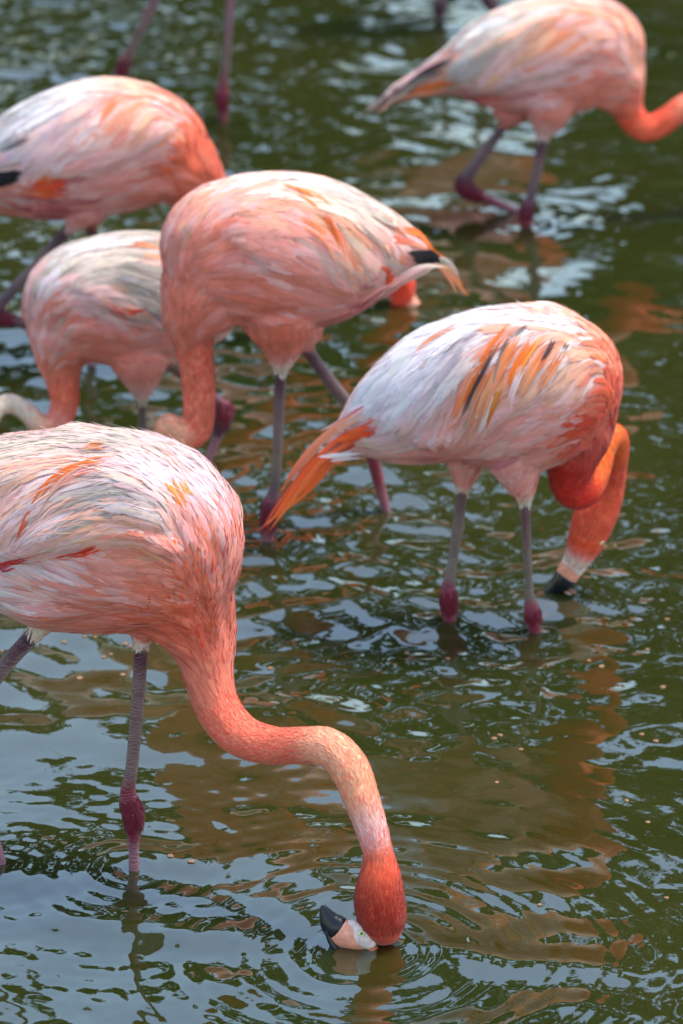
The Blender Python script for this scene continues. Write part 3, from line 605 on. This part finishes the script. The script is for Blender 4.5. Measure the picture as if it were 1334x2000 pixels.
B = dict(extra=[[(850, 862, 44), (790, 866, 36), (735, 868, 24), (700, 874, 12)]], wing=[(1130, 700), (1060, 765), (985, 825), (930, 872), (870, 882), (790, 850), (740, 815), (800, 715), (900, 645), (1020, 620), (1110, 650)], seed=5, wisps=120, streaks=900, lenf=1.5, foot=(960, 1220), heading=-6, shift=0.0, wf=0.8, voxel=0.0046, nb0=0.0, dens=7.0, down=5000,
  label='white-backed flamingo with orange streaks, drooping orange tail and red neck folded in a loop',
  torso=[(655, 865, 18), (705, 842, 46), (775, 806, 92), (855, 775, 130), (940, 758, 152), (1030, 758, 163), (1075, 745, 140), (1092, 735, 118)],
  neck=[(1130, 770, 78, 'coral'), (1138, 830, 62, 'red'), (1122, 890, 50, 'deepred'), (1112, 930, 42, 'deepred'), (1122, 960, 36, 'deepred', -.01), (1148, 955, 31, 'red', -.005), (1166, 915, 28, 'orange', 0.02), (1178, 872, 27, 'orange', 0.035),  # neck shade painted in deep red, top light on the rising stretch in orange
        (1196, 850, 25, 'orange', 0.055), (1208, 868, 21, 'orange', .075), (1204, 915, 20, 'coral', .09), (1190, 965, 28, 'coral', .09), (1164, 1005, 42, 'coral', .08), (1150, 1040, 39, 'coral', .07), (1140, 1066, 33, 'coral', .06), (1134, 1078, 29, 'palepink', .06), (1128, 1090, 26, 'cream', .06)],
  head_water=(1085, 1180),
  legs=[dict(water=(1043, 1230), o=-0.045, rows=[(1000, 885, 55, 'palepink'), (1015, 930, 36, 'pink'), (1022, 958, 22, 'cream'), (1025, 972, 14, 'cream'), (1026, 980, 12, 'leg'), (1030, 1090, 10, 'legbrown'), (1034, 1160, 10, 'legbrown'), (1037, 1182, 15, 'hock'), (1041, 1205, 18, 'hock'), (1045, 1232, 13, 'hock')]),
        dict(water=(878, 1211), o=0.05, rows=[(910, 875, 45, 'palepink'), (908, 918, 28, 'pink'), (907, 936, 20, 'cream'), (905, 946, 14, 'cream'), (904, 952, 12, 'leg'), (894, 1030, 12, 'legbrown'), (880, 1120, 11, 'legbrown'), (876, 1145, 15, 'hock'), (876, 1168, 19, 'hock'), (878, 1190, 16, 'hock'), (878, 1212, 14, 'hock')])],
  guides=[(1000, 615, -.95, .15, 90, 16, 'white6 peach1'), (900, 640, -.8, .5, 100, 17, 'white7 lilac2'), (820, 700, -.72, .65, 110, 18, 'white8 lilac2'), (760, 765, -.75, .6, 110, 18, 'white6 lilac2'),
          (1080, 625, -.9, .2, 75, 15, 'white3 peach2'), (1140, 670, -.75, .3, 55, 14, 'white2 peach3 orange1'), (1045, 675, -.55, .8, 105, 15, 'white3 orange3 peach1'), (985, 700, -.52, .82, 120, 15, 'orange4 white3 peach2'),
          (935, 760, -.48, .85, 120, 15, 'orange3 white2 peach2 palepink2'), (880, 720, -.6, .78, 120, 17, 'white8 lilac2'), (900, 820, -.42, .9, 105, 16, 'lilac1 palepink4 orange2'), (1100, 710, -.55, .75, 80, 14, 'peach3 white3 orange1'), (1150, 740, -.5, .6, 55, 14, 'palepink2 white2 peach2'),
          (850, 800, -.5, .82, 115, 18, 'lilac3 white1 palepink4'), (790, 825, -.58, .75, 100, 18, 'white2 lilac2 palepink3'), (960, 850, -.5, .75, 80, 15, 'palepink3 pink2 peach1'), (1050, 810, -.85, .45, 70, 15, 'palepink3 pink2'), (1010, 860, -.9, .35, 65, 15, 'palepink3 pink2'), (1110, 800, -.9, .2, 55, 14, 'pink3 palepink2'),
          (1060, 870, -.85, .3, 45, 14, 'pink2 palepink3'), (1170, 770, -.75, .1, 40, 13, 'salmon3 pink coral1'), (1195, 710, -.5, -.6, 40, 13, 'coral2 peach2 salmon'), (1200, 770, -.5, -.6, 34, 12, 'coral3 red1'), (1150, 830, -.8, -.1, 32, 12, 'coral2 red2'),
          (900, 880, -.9, .2, 60, 15, 'pink3 magenta1'), (960, 905, -.8, .2, 50, 14, 'pink3 magenta1'), (750, 862, -1, .08, 75, 16, 'palepink4 cream2'), (820, 870, -1, .1, 75, 16, 'palepink3 pink2'), (700, 850, -1, .2, 60, 14, 'palepink3 orange1')],
  feathers=[('wing_feather', [(1000, 690), (968, 740), (940, 800), (925, 850)], 22, 'orange>peach', .010), ('wing_feather', [(1065, 690), (1035, 735), (1010, 785)], 20, 'orange>peach', .010), ('wing_feather', [(940, 700), (912, 750), (888, 815)], 20, 'peach>orange', .009), ('wing_feather', [(1095, 690), (1070, 730), (1050, 765)], 16, 'orange>peach', .009), ('tail_feather', [(735, 815), (660, 850), (590, 925), (545, 990), (515, 1045)], 20, 'coral>coral', .008), ('tail_feather', [(740, 825), (680, 855), (620, 905), (565, 975), (522, 1035)], 22, 'coral>orange', .012), ('tail_feather', [(735, 838), (665, 880), (605, 945), (560, 990), (528, 1020)], 20, 'coral>orange', .010),
            ('tail_feather', [(720, 805), (640, 850), (580, 915), (540, 970)], 18, 'peach>coral', .004), ('tail_feather', [(735, 835), (700, 848), (665, 858)], 26, 'red>orange', .014), ('tail_feather', [(700, 872), (660, 885), (632, 898)], 20, 'white>lilac', .012), ('tail_feather', [(720, 880), (670, 892), (640, 893)], 18, 'lilac>white', .012),
            ('tail_feather', [(715, 795), (660, 825), (620, 850)], 14, 'magenta>palepink', .006),
            ('wing_feather', [(990, 645), (955, 690), (925, 750), (905, 800)], 15, 'orange>orange', .011), ('wing_feather', [(1010, 660), (985, 700), (955, 760), (940, 815)], 17, 'orange>peach', .011), ('wing_feather', [(1045, 665), (1020, 700), (995, 750)], 16, 'orange>orange', .011), ('wing_feather', [(975, 670), (950, 715), (925, 765), (905, 815)], 9, 'dark>dark', .013), ('wing_feather', [(1000, 655), (980, 690), (965, 750), (950, 800)], 8, 'dark>taupe', .013),
            ('wing_feather', [(1080, 665), (1068, 690), (1055, 708)], 9, 'dark>dark', .012), ('wing_feather', [(1105, 672), (1098, 684)], 8, 'dark>dark', .012), ('wing_feather', [(900, 635), (850, 660), (810, 690)], 9, 'orange>peach', .010), ('wing_feather', [(905, 690), (870, 725), (845, 760)], 15, 'grey>lilac', .010), ('wing_feather', [(940, 650), (895, 670), (860, 700)], 8, 'grey>grey', .010), ('wing_feather', [(1060, 655), (1035, 690), (1010, 730), (1000, 770)], 12, 'amber>orange', .012), ('wing_feather', [(950, 735), (925, 790), (905, 850)], 12, 'orange>taupe', .011), ('wing_feather', [(985, 745), (965, 790), (950, 835)], 11, 'amber>orange', .011),
            ('wing_feather', [(1030, 640), (1012, 652), (1000, 660)], 7, 'dark>grey', .011), ('wing_feather', [(860, 740), (835, 775), (800, 810)], 13, 'grey>lilac', .010), ('wing_feather', [(1020, 720), (1005, 755), (990, 800)], 13, 'white>palepink', .013), ('wing_feather', [(960, 775), (945, 820), (930, 855)], 12, 'white>lilac', .013)],
  bill=[('bill', [(1136, 1074, 27), (1130, 1088, 26.5), (1120, 1104, 25), (1114, 1114, 23)], 'bill_white', .8), ('bill_middle', [(1122, 1100, 24.5), (1112, 1116, 23.5), (1104, 1130, 22)], 'bill_pale', .82), ('bill_tip', [(1108, 1124, 23), (1100, 1134, 22.5), (1086, 1146, 17), (1070, 1158, 11), (1056, 1168, 5)], 'bill_black', .85)],
  bill_o=0.06, eye=[(1176, 1060, 7)])

C = dict(wing=[(440, 470), (520, 525), (600, 562), (680, 580), (740, 545), (760, 465), (660, 400), (560, 372), (460, 400)], seed=7, foot=(640, 1030), heading=8, wf=0.82, voxel=0.005, nb0=0.02, dens=6.0, down=3500,
  label='salmon pink flamingo with black wing tip and orange wing streaks, its neck looped low',
  torso=[(815, 497, 26), (755, 490, 66), (685, 490, 110), (605, 494, 148), (520, 490, 156), (450, 482, 132), (432, 486, 118)],
  neck=[(405, 560, 92, 'salmon'), (375, 620, 58, 'salmon'), (378, 668, 39, 'salmon'), (386, 730, 34, 'salmon'), (389, 790, 32, 'salmon'), (386, 832, 31, 'salmon'), (370, 852, 27, 'salmon', -.01), (348, 846, 23, 'peach', -.02), (330, 832, 25, 'peach', -.01), (320, 856, 22, 'peach', .01), (318, 900, 22, 'peach', .02), (322, 950, 34, 'coral'), (325, 985, 36, 'coral'), (328, 1010, 28, 'coral')],
  head_water=(330, 1050),
  legs=[dict(water=(523, 1056), o=-0.04, rows=[(545, 610, 75, 'salmon'), (552, 668, 40, 'pink'), (551, 700, 24, 'cream'), (549, 715, 15, 'cream'), (548, 724, 12, 'legpurple'), (545, 800, 12, 'leg'), (541, 900, 11, 'legbrown'), (535, 960, 12, 'legpurple'), (528, 990, 19, 'hock'), (525, 1020, 17, 'hock'), (523, 1058, 13, 'legpink')]),
        dict(water=(752, 991), o=0.05, rows=[(575, 630, 60, 'pink'), (592, 668, 16, 'legpurple'), (605, 690, 13, 'legpurple'), (650, 752, 14, 'leg'), (690, 802, 14, 'leg'), (712, 845, 18, 'hock'), (726, 885, 15, 'hock'), (738, 935, 13, 'hock'), (753, 993, 10, 'legpink')])],
  guides=[(328, 500, .25, -.95, 45, 15, 'pink3 salmon2 palepink1'), (335, 590, .15, -1, 34, 13, 'salmon3 pink2'), (380, 415, .6, -.7, 70, 16, 'palepink3 peach3 pink1'), (450, 365, .9, -.25, 90, 17, 'cream2 white2 peach3'), (550, 345, 1, .02, 100, 17, 'white3 cream3 peach1'), (650, 385, .9, .4, 105, 17, 'cream3 taupe2 white1'), (725, 435, .8, .58, 100, 17, 'taupe2 palepink2 cream2'),
          (600, 395, .85, .42, 110, 17, 'orange1 peach3 cream2'), (655, 450, .68, .72, 110, 17, 'peach3 orange2 cream1'), (690, 520, .4, .9, 100, 18, 'peach3 palepink2 taupe1'), (625, 500, .62, .75, 100, 18, 'palepink2 pink2 peach2 taupe1'), (560, 440, .82, .35, 95, 17, 'peach3 pink2 palepink2'), (480, 430, .75, .05, 75, 17, 'palepink3 pink2 peach2'), (410, 490, .6, -.35, 50, 15, 'pink3 salmon2'),
          (450, 560, .8, -.05, 48, 15, 'salmon3 pink2'), (540, 540, .85, .3, 80, 17, 'pink3 palepink1 salmon2'), (500, 500, .85, .2, 75, 17, 'pink3 palepink2'), (620, 590, .85, .15, 60, 15, 'pink3 palepink1'), (520, 620, .9, .1, 40, 14, 'salmon3 pink1'), (700, 570, .8, -.25, 55, 15, 'pink2 magenta2'), (745, 485, .6, .72, 85, 17, 'palepink2 taupe2 pink1'), (790, 475, .85, .45, 70, 15, 'palepink2 taupe1 orange1'), (800, 530, .9, -.2, 60, 14, 'palepink3 pink2'), (640, 630, .8, -.3, 40, 14, 'magenta1 pink2')],
  feathers=[('wing_feather', [(560, 375), (615, 400), (655, 450), (672, 500)], 17, 'orange>orange', .010), ('wing_feather', [(545, 362), (610, 380), (650, 415)], 11, 'peach>orange', .010), ('wing_feather', [(585, 430), (630, 460), (655, 510)], 16, 'orange>peach', .010), ('wing_feather', [(640, 425), (668, 470), (680, 520)], 10, 'coral>peach', .011),
            ('tail_feather', [(770, 450), (810, 462), (845, 485), (862, 500)], 20, 'orange>orange', .008), ('tail_feather', [(765, 470), (800, 475), (830, 490)], 22, 'coral>peach', .006), ('primary_feather', [(790, 492), (820, 498), (845, 500), (862, 515)], 26, 'black>black', .012), ('primary_feather', [(800, 503), (830, 508), (858, 505)], 18, 'black>black', .014),
            ('tail_feather', [(740, 580), (780, 545), (830, 525), (870, 520)], 24, 'palepink>cream', .010), ('tail_feather', [(700, 590), (750, 560), (800, 530), (850, 522)], 22, 'pink>palepink', .008), ('tail_feather', [(840, 510), (870, 525), (895, 555), (912, 583)], 17, 'peach>orange', .01), ('tail_feather', [(845, 505), (870, 510), (890, 530), (900, 545)], 10, 'cream>taupe', .01), ('tail_feather', [(745, 525), (760, 535), (742, 552)], 26, 'coral>red', .008), ('tail_feather', [(850, 515), (880, 545), (905, 580)], 10, 'coral>peach', .008)],
  bill=[('bill', [(330, 1010, 26), (345, 1030, 24), (365, 1040, 20)], 'bill_pale', .8), ('bill_tip', [(360, 1038, 22), (385, 1035, 15), (400, 1025, 6)], 'bill_black', .8)])

D = dict(wing=[(130, 560), (200, 600), (260, 620), (330, 610), (400, 560), (330, 485), (200, 485)], seed=9, foot=(290, 905), heading=6, wf=0.82, voxel=0.0056, nb0=0.02, dens=5.5, down=2500,
  label='pale flamingo with taupe-streaked back and cream neck, half hidden behind the salmon pink flamingo',
  torso=[(500, 560, 14), (440, 570, 52), (365, 580, 102), (285, 585, 131), (205, 585, 124), (155, 583, 104), (142, 586, 96)],
  neck=[(132, 640, 76, 'salmon'), (118, 690, 50, 'salmon'), (122, 740, 34, 'salmon'), (127, 785, 28, 'salmon'), (112, 825, 25, 'pink'), (82, 832, 21, 'peach'), (52, 805, 19, 'cream', .01), (20, 788, 19, 'cream', .01), (-8, 800, 19, 'cream', .0), (-30, 840, 20, 'cream'), (-45, 880, 28, 'coral'), (-50, 910, 32, 'coral'), (-50, 925, 26, 'coral')],
  head_water=(-50, 940),
  legs=[dict(water=(279, 900), o=-0.04, rows=[(272, 690, 60, 'pink'), (276, 740, 32, 'palepink'), (277, 765, 18, 'cream'), (277, 778, 10, 'legbrown'), (278, 840, 10, 'legbrown'), (279, 902, 10, 'hock')]),
        dict(water=(400, 914), o=0.05, rows=[(300, 672, 50, 'pink'), (318, 700, 13, 'legbrown'), (350, 728, 11, 'legbrown'), (418, 778, 13, 'legpurple'), (438, 800, 20, 'hock'), (433, 830, 16, 'legpurple'), (424, 855, 11, 'legpink'), (399, 916, 9, 'legpink')])],
  guides=[(55, 580, .25, -.95, 45, 14, 'taupe1 palepink2 pink1'), (95, 520, .6, -.75, 70, 15, 'cream2 white1 taupe2'), (180, 472, .92, -.25, 90, 15, 'cream3 white2 taupe1'), (270, 458, 1, .05, 90, 15, 'cream3 taupe2'), (310, 490, .9, .3, 85, 15, 'cream1 orange1 taupe2'), (200, 525, .85, .1, 85, 15, 'taupe4 cream2'), (260, 560, .78, .45, 85, 15, 'taupe4 grey1 cream1'), (300, 600, .7, .65, 75, 15, 'taupe3 grey2 palepink1'),
          (150, 545, .7, -.2, 70, 15, 'cream2 palepink2 taupe1'), (175, 590, .85, .15, 60, 15, 'palepink4 lilac1'), (220, 600, .85, .3, 60, 14, 'palepink3 peach2 taupe1'), (110, 640, .5, -.6, 36, 13, 'salmon2 pink2 taupe1'), (200, 650, .88, .05, 55, 14, 'pink3 salmon1'), (280, 660, .85, -.05, 60, 14, 'pink3 palepink2'), (75, 650, .2, -.9, 36, 13, 'pink2 palepink1'), (180, 700, .9, 0, 40, 13, 'salmon3 pink'), (380, 560, .9, .2, 80, 15, 'taupe2 palepink2')],
  feathers=[('wing_feather', [(212, 598), (235, 612), (262, 618)], 16, 'red>red', .008), ('wing_feather', [(235, 605), (258, 610), (285, 606)], 12, 'coral>red', .008), ('wing_feather', [(255, 478), (285, 482), (320, 490)], 13, 'orange>peach', .009)],
  bill=[('bill', [(-52, 925, 24), (-35, 940, 22), (-18, 945, 18)], 'bill_pale', .8), ('bill_tip', [(-22, 944, 19), (0, 938, 13), (12, 928, 5)], 'bill_black', .8)])

E = dict(wing=[(350, 260), (280, 300), (200, 340), (130, 350), (40, 322), (20, 262), (100, 205), (200, 175), (300, 185)], seed=13, foot=(170, 690), heading=4, wf=0.82, voxel=0.0058, nb0=0.02, dens=5.5, down=2200,
  label='pink flamingo with black wing edge and orange-red wing patch, striding behind the taupe-streaked one',
  torso=[(-150, 380, 18), (-60, 350, 60), (20, 330, 90), (110, 306, 124), (205, 286, 133), (275, 284, 118), (295, 288, 110)],
  neck=[(340, 318, 82, 'coral'), (385, 362, 56, 'coral'), (430, 410, 42, 'coral'), (490, 455, 34, 'coral'), (560, 480, 30, 'coral'), (640, 470, 27, 'coral'), (705, 480, 26, 'coral'), (752, 515, 26, 'red'), (778, 545, 29, 'red'), (784, 566, 29, 'red'), (784, 580, 24, 'red')],
  head_water=(785, 592),
  legs=[dict(water=(160, 690), o=-0.04, rows=[(165, 400, 40, 'pink'), (150, 428, 22, 'palepink'), (142, 437, 13, 'legpurple'), (70, 520, 13, 'leg'), (5, 588, 13, 'legpurple'), (-12, 612, 18, 'hock'), (8, 622, 16, 'hock'), (45, 632, 12, 'legpurple'), (110, 660, 11, 'legpink'), (160, 692, 10, 'legpink')]),
        dict(water=(177, 715), o=0.04, rows=[(180, 400, 35, 'pink'), (179, 432, 15, 'hock'), (178, 450, 9, 'legpurple'), (178, 560, 9, 'leg'), (177, 630, 15, 'hock'), (177, 670, 10, 'legpink'), (177, 717, 10, 'legpink')])],
  guides=[(395, 290, -.5, -.7, 40, 14, 'coral3 salmon1'), (360, 210, -.8, -.4, 60, 15, 'salmon2 peach2 palepink1'), (280, 165, -1, -.05, 80, 16, 'peach2 cream2 palepink1'), (180, 168, -.95, .2, 95, 17, 'white3 cream2'), (90, 210, -.85, .5, 100, 17, 'white3 grey1 taupe1'), (30, 262, -.8, .6, 95, 17, 'grey2 white2 taupe1'), (220, 205, -.6, .75, 100, 17, 'orange1 palepink2 peach2'), (275, 230, -.52, .78, 90, 17, 'peach2 orange1 palepink2 white1'),
          (150, 240, -.62, .75, 100, 18, 'palepink3 white2'), (80, 290, -.65, .72, 90, 18, 'palepink3 lilac1'), (320, 250, -.6, .4, 65, 16, 'palepink3 peach2'), (375, 330, -.6, -.3, 38, 14, 'coral3 salmon2'), (250, 320, -.9, .15, 70, 17, 'palepink3 pink2'), (200, 370, -.92, .15, 65, 16, 'palepink2 pink3'), (300, 360, -.9, .1, 50, 15, 'pink2 salmon2'), (260, 400, -.95, .05, 45, 15, 'pink2 palepink2'), (120, 400, -1, 0, 55, 15, 'magenta2 deepred1 pink1'), (40, 390, -1, 0, 60, 15, 'taupe1 pink2 salmon1'), (20, 320, -.9, .3, 70, 16, 'palepink2 white1')],
  feathers=[('primary_feather', [(45, 335), (15, 343), (-40, 355)], 26, 'black>black', .010), ('primary_feather', [(40, 348), (5, 353), (-50, 362)], 20, 'black>black', .012), ('wing_feather', [(135, 355), (100, 362), (60, 366)], 30, 'red>coral', .010), ('wing_feather', [(105, 345), (80, 352), (55, 360)], 22, 'orange>red', .011), ('wing_feather', [(130, 368), (95, 374), (55, 374)], 20, 'red>orange', .011), ('wing_feather', [(35, 300), (10, 312), (-25, 325)], 24, 'white>peach', .011), ('wing_feather', [(45, 318), (10, 326), (-25, 335)], 18, 'palepink>taupe', .012), ('wing_feather', [(230, 195), (205, 225), (185, 275)], 14, 'orange>peach', .010), ('wing_feather', [(55, 270), (25, 285), (-5, 297)], 10, 'dark>grey', .011)],
  bill=[('bill', [(786, 580, 22), (800, 596, 20), (812, 604, 16)], 'bill_pale', .8), ('bill_tip', [(810, 603, 17), (826, 606, 12), (838, 602, 5)], 'bill_black', .8)])

F = dict(wing=[(1190, 70), (1130, 130), (1030, 160), (960, 180), (890, 160), (860, 132), (950, 75), (1060, 25), (1150, 20)], seed=15, foot=(1015, 425), heading=4, wf=0.82, voxel=0.0058, nb0=0.02, dens=5.5, down=2000,
  label='pale peach flamingo stepping out with one leg bent and a tapered dark tail',
  torso=[(742, 204, 6), (782, 182, 15), (832, 160, 27), (890, 140, 46), (950, 124, 78), (1020, 116, 106), (1090, 108, 118), (1140, 98, 108), (1156, 96, 102)],
  neck=[(1188, 140, 72, 'salmon'), (1213, 180, 44, 'coral'), (1226, 215, 31, 'coral'), (1245, 243, 28, 'coral'), (1270, 250, 26, 'coral'), (1302, 234, 25, 'coral'), (1336, 208, 24, 'salmon'), (1366, 200, 23, 'salmon'), (1390, 225, 22, 'salmon'), (1402, 280, 21, 'salmon'), (1408, 330, 30, 'coral'), (1408, 365, 33, 'coral'), (1405, 385, 27, 'coral')],
  head_water=(1405, 410),
  legs=[dict(water=(1027, 439), o=-0.04, rows=[(1075, 190, 55, 'pink'), (1068, 235, 30, 'palepink'), (1063, 255, 17, 'cream'), (1060, 268, 13, 'legpurple'), (1050, 330, 11, 'leg'), (1037, 385, 11, 'legpurple'), (1029, 412, 16, 'hock'), (1027, 441, 13, 'hock')]),
        dict(water=(1006, 411), o=0.04, rows=[(1000, 205, 40, 'pink'), (990, 236, 13, 'legpurple'), (950, 292, 12, 'leg'), (914, 342, 13, 'legpurple'), (905, 360, 19, 'hock'), (918, 374, 17, 'hock'), (945, 387, 12, 'hock'), (1007, 412, 9, 'legpink')])],
  guides=[(1240, 85, -.5, -.7, 45, 14, 'peach3 palepink1 salmon1'), (1205, 30, -.8, -.4, 65, 15, 'peach3 palepink2'), (1120, 5, -1, -.02, 85, 16, 'cream2 white1 peach3'), (1020, 30, -.9, .42, 95, 16, 'cream3 white2 taupe1'), (940, 80, -.8, .55, 95, 16, 'taupe3 white2'), (1080, 60, -.6, .75, 95, 16, 'peach3 orange1 taupe1'), (1020, 95, -.6, .75, 95, 16, 'peach2 taupe2 palepink1'), (1150, 70, -.6, .45, 75, 16, 'peach3 palepink2 orange1'), (960, 145, -.62, .7, 80, 16, 'palepink2 taupe2'),
          (1050, 135, -.9, .25, 70, 16, 'palepink4 lilac1'), (1120, 130, -.9, .2, 60, 16, 'palepink4'), (1200, 130, -.6, -.2, 42, 14, 'pink2 salmon1 palepink1'), (1080, 195, -.92, .1, 55, 15, 'palepink3 pink1'), (960, 200, -1, 0, 55, 15, 'pink2 magenta2'), (1160, 180, -.9, 0, 40, 14, 'pink2 salmon2'), (880, 150, -.8, .5, 80, 15, 'taupe2 palepink1 orange1'), (820, 168, -.85, .45, 70, 14, 'taupe1 dark4 orange1'), (1010, 230, -.9, .1, 45, 14, 'pink2 magenta1')],
  feathers=[('primary_feather', [(890, 118), (840, 140), (785, 172)], 15, 'black>dark', .012), ('primary_feather', [(870, 138), (820, 158), (770, 190)], 11, 'dark>taupe', .010), ('tail_feather', [(880, 110), (820, 145), (760, 185), (732, 222)], 14, 'palepink>cream', .006), ('tail_feather', [(890, 158), (850, 165), (805, 180)], 17, 'orange>orange', .010), ('tail_feather', [(870, 170), (830, 178), (790, 182)], 13, 'coral>peach', .008), ('wing_feather', [(985, 190), (955, 188), (925, 178)], 11, 'red>red', .008), ('tail_feather', [(800, 178), (765, 195), (735, 220)], 11, 'cream>peach', .006)],
  bill=[('bill', [(1404, 384, 24), (1390, 400, 22), (1374, 406, 18)], 'bill_pale', .8), ('bill_tip', [(1378, 405, 19), (1358, 402, 13), (1346, 392, 5)], 'bill_black', .8)])

def far_bird(dx, dy, k, seed, foot, legs, label, cx=400, cy=-200):
    """a bird whose body stands above the picture: only its legs and its mirror image show"""
    def T(x, y): return ((x - cx) * k + cx + dx, (y - cy) * k + cy + dy)
    tor = [(130, -130, 8), (170, -145, 20), (225, -165, 44), (285, -185, 76), (350, -200, 104), (420, -212, 114), (470, -225, 104), (485, -232, 98)]
    nk = [(520, -255, 70, 'salmon'), (556, -300, 40, 'coral'), (575, -360, 27, 'coral'), (560, -430, 24, 'coral'), (532, -500, 22, 'salmon'), (545, -570, 22, 'salmon'), (590, -600, 27, 'coral'), (622, -592, 31, 'coral'), (640, -578, 26, 'coral')]
    gd = [(480, -300, -.8, -.4, 65, 15, 'peach3 palepink2'), (420, -315, -1, 0, 85, 16, 'cream2 peach3'), (320, -290, -.9, .42, 95, 16, 'cream3 taupe1'), (230, -200, -.8, .55, 80, 16, 'taupe2 white1 palepink2'), (400, -230, -.6, .7, 90, 16, 'peach3 palepink2 orange1'), (330, -190, -.7, .6, 90, 16, 'palepink3 taupe1'),
          (470, -190, -.8, .2, 60, 15, 'palepink3 pink2'), (400, -130, -.95, .1, 55, 15, 'pink3'), (540, -260, -.5, -.6, 40, 14, 'salmon2 coral2'), (300, -130, -1, 0, 55, 15, 'pink2 magenta1'), (180, -150, -.85, .45, 70, 15, 'taupe1 dark1 orange1')]
    return dict(seed=seed, foot=foot, heading=3, wf=.82, voxel=.0065, nb0=.02, dens=4.5, q=.6, down=1500, label=label,
        torso=[(*T(a, b), c * k) for a, b, c in tor], neck=[(*T(r[0], r[1]), r[2] * k, r[3]) for r in nk], guides=[(*T(g[0], g[1]), *g[2:4], g[4] * k, g[5] * k, g[6]) for g in gd],
        feathers=[('primary_feather', [T(230, -165), T(180, -145), T(120, -125)], 14, 'black>dark', .010), ('tail_feather', [T(215, -180), T(160, -155), T(110, -115)], 14, 'orange>peach', .008)],
        legs=legs, head_off=0.0, bill=[('bill', [(*T(640, -582), 25 * k), (*T(662, -570), 22 * k), (*T(676, -556), 18 * k)], 'bill_pale', .8), ('bill_tip', [(*T(674, -558), 19 * k), (*T(684, -540), 13 * k), (*T(686, -522), 5 * k)], 'bill_black', .8)], eye=[(*T(630, -600), 6 * k)])
G = far_bird(0, 0, 1.0, 17, (437, 232), [
    dict(water=(437, 232), o=-.04, rows=[(440, -150, 60, 'pink'), (450, -95, 28, 'palepink'), (453, -70, 12, 'legpurple'), (450, 0, 9, 'legpink'), (441, 120, 9, 'leg'), (436, 165, 11, 'hock'), (434, 190, 15, 'hock'), (436, 215, 11, 'hock'), (437, 234, 9, 'hock')]),
    dict(water=(228, 200), o=.04, rows=[(375, -150, 50, 'pink'), (345, -95, 25, 'palepink'), (334, -75, 12, 'legpurple'), (302, 0, 10, 'legpink'), (262, 85, 9, 'leg'), (242, 125, 14, 'hock'), (236, 148, 14, 'hock'), (230, 175, 9, 'legpink'), (228, 202, 9, 'legpink')])],
    'flamingo showing only two wide-set legs, wading behind the one with black wing edge')
H = far_bird(505, -185, .92, 19, (858, 42), [
    dict(water=(858, 42), o=-.04, rows=[(900, -330, 55, 'pink'), (905, -275, 25, 'palepink'), (905, -255, 11, 'legpurple'), (880, -120, 9, 'legpurple'), (863, -15, 10, 'legpurple'), (860, 8, 14, 'legpurple'), (858, 25, 11, 'legpurple'), (858, 44, 9, 'legpurple')]),
    dict(water=(975, 32), o=.04, rows=[(935, -330, 50, 'pink'), (935, -280, 22, 'palepink'), (934, -260, 11, 'legpurple'), (938, -130, 9, 'legpurple'), (944, -25, 10, 'legpurple'), (953, 0, 14, 'legpurple'), (964, 16, 11, 'legpurple'), (976, 34, 9, 'legpurple')])],
    'distant flamingo of which only dark purple leg joints show, behind the pale peach one')
for s in (A, B, C, D, E, F, G, H): build_flamingo(s)

# ------------------------------------------------------------------ food pellets afloat
PEL = [(165, 1248), (186, 1247), (125, 1258), (245, 1254), (255, 1258), (203, 1281), (216, 1276), (155, 1320), (239, 1315), (4, 1274), (333, 1679), (374, 1690), (309, 1252), (795, 1266), (875, 1284), (1150, 1296), (1174, 1307),
       (1303, 1212), (1264, 1273), (1294, 1350), (965, 1447), (977, 1441), (1017, 1468), (970, 1529), (1253, 1440), (1281, 1450), (1224, 1564), (1265, 1604), (1054, 1763), (1302, 1747), (612, 1493), (528, 1300)]
def build_pellets():
    rng = random.Random(4); protos = []
    for k in range(5):
        bm = bmesh.new(); bmesh.ops.create_icosphere(bm, subdivisions=2, radius=1.0); r2 = random.Random(k)
        a, b = r2.uniform(0, 6), r2.uniform(0, 6)
        for v in bm.verts:
            f = 1 + .16 * math.sin(3 * v.co.x + a) + .14 * math.sin(4 * v.co.y + b); v.co = Vector((v.co.x * .0085 * f, v.co.y * .0075 * f, v.co.z * .0028 * (1 + .3 * math.sin(5 * v.co.x + b))))
        me = bpy.data.meshes.new('food_pellet'); bm.to_mesh(me); bm.free(); me.materials.append(M['pellet'])
        for p in me.polygons: p.use_smooth = True
        protos.append(me)
    for i, (x, y) in enumerate(PEL):
        p = at_z(x, y); z = float(water_height(np.array([[p[0]]]), np.array([[p[1]]]))[0, 0]) if False else 0.0
        o = bpy.data.objects.new('food_pellet', protos[i % 5]); link(o); hz = WBVH.ray_cast(Vector((p[0], p[1], 1.0)), Vector((0, 0, -1)))[0]
        o.location = (p[0], p[1], (hz.z if hz else 0.0) + 0.0008); o.rotation_euler = (0, 0, rng.uniform(0, 6.28)); s = rng.uniform(.5, .85); o.scale = (s, s, s)
        o['label'] = 'small tan food pellet floating on the green water'; o['category'] = 'pellet'; o['group'] = 'food pellets afloat on the pond'
dg = bpy.context.evaluated_depsgraph_get(); WBVH = BVHTree.FromObject(bpy.data.objects['water'], dg)
build_pellets()
for o in bpy.data.objects:
    if 'origin' in o: del o['origin']
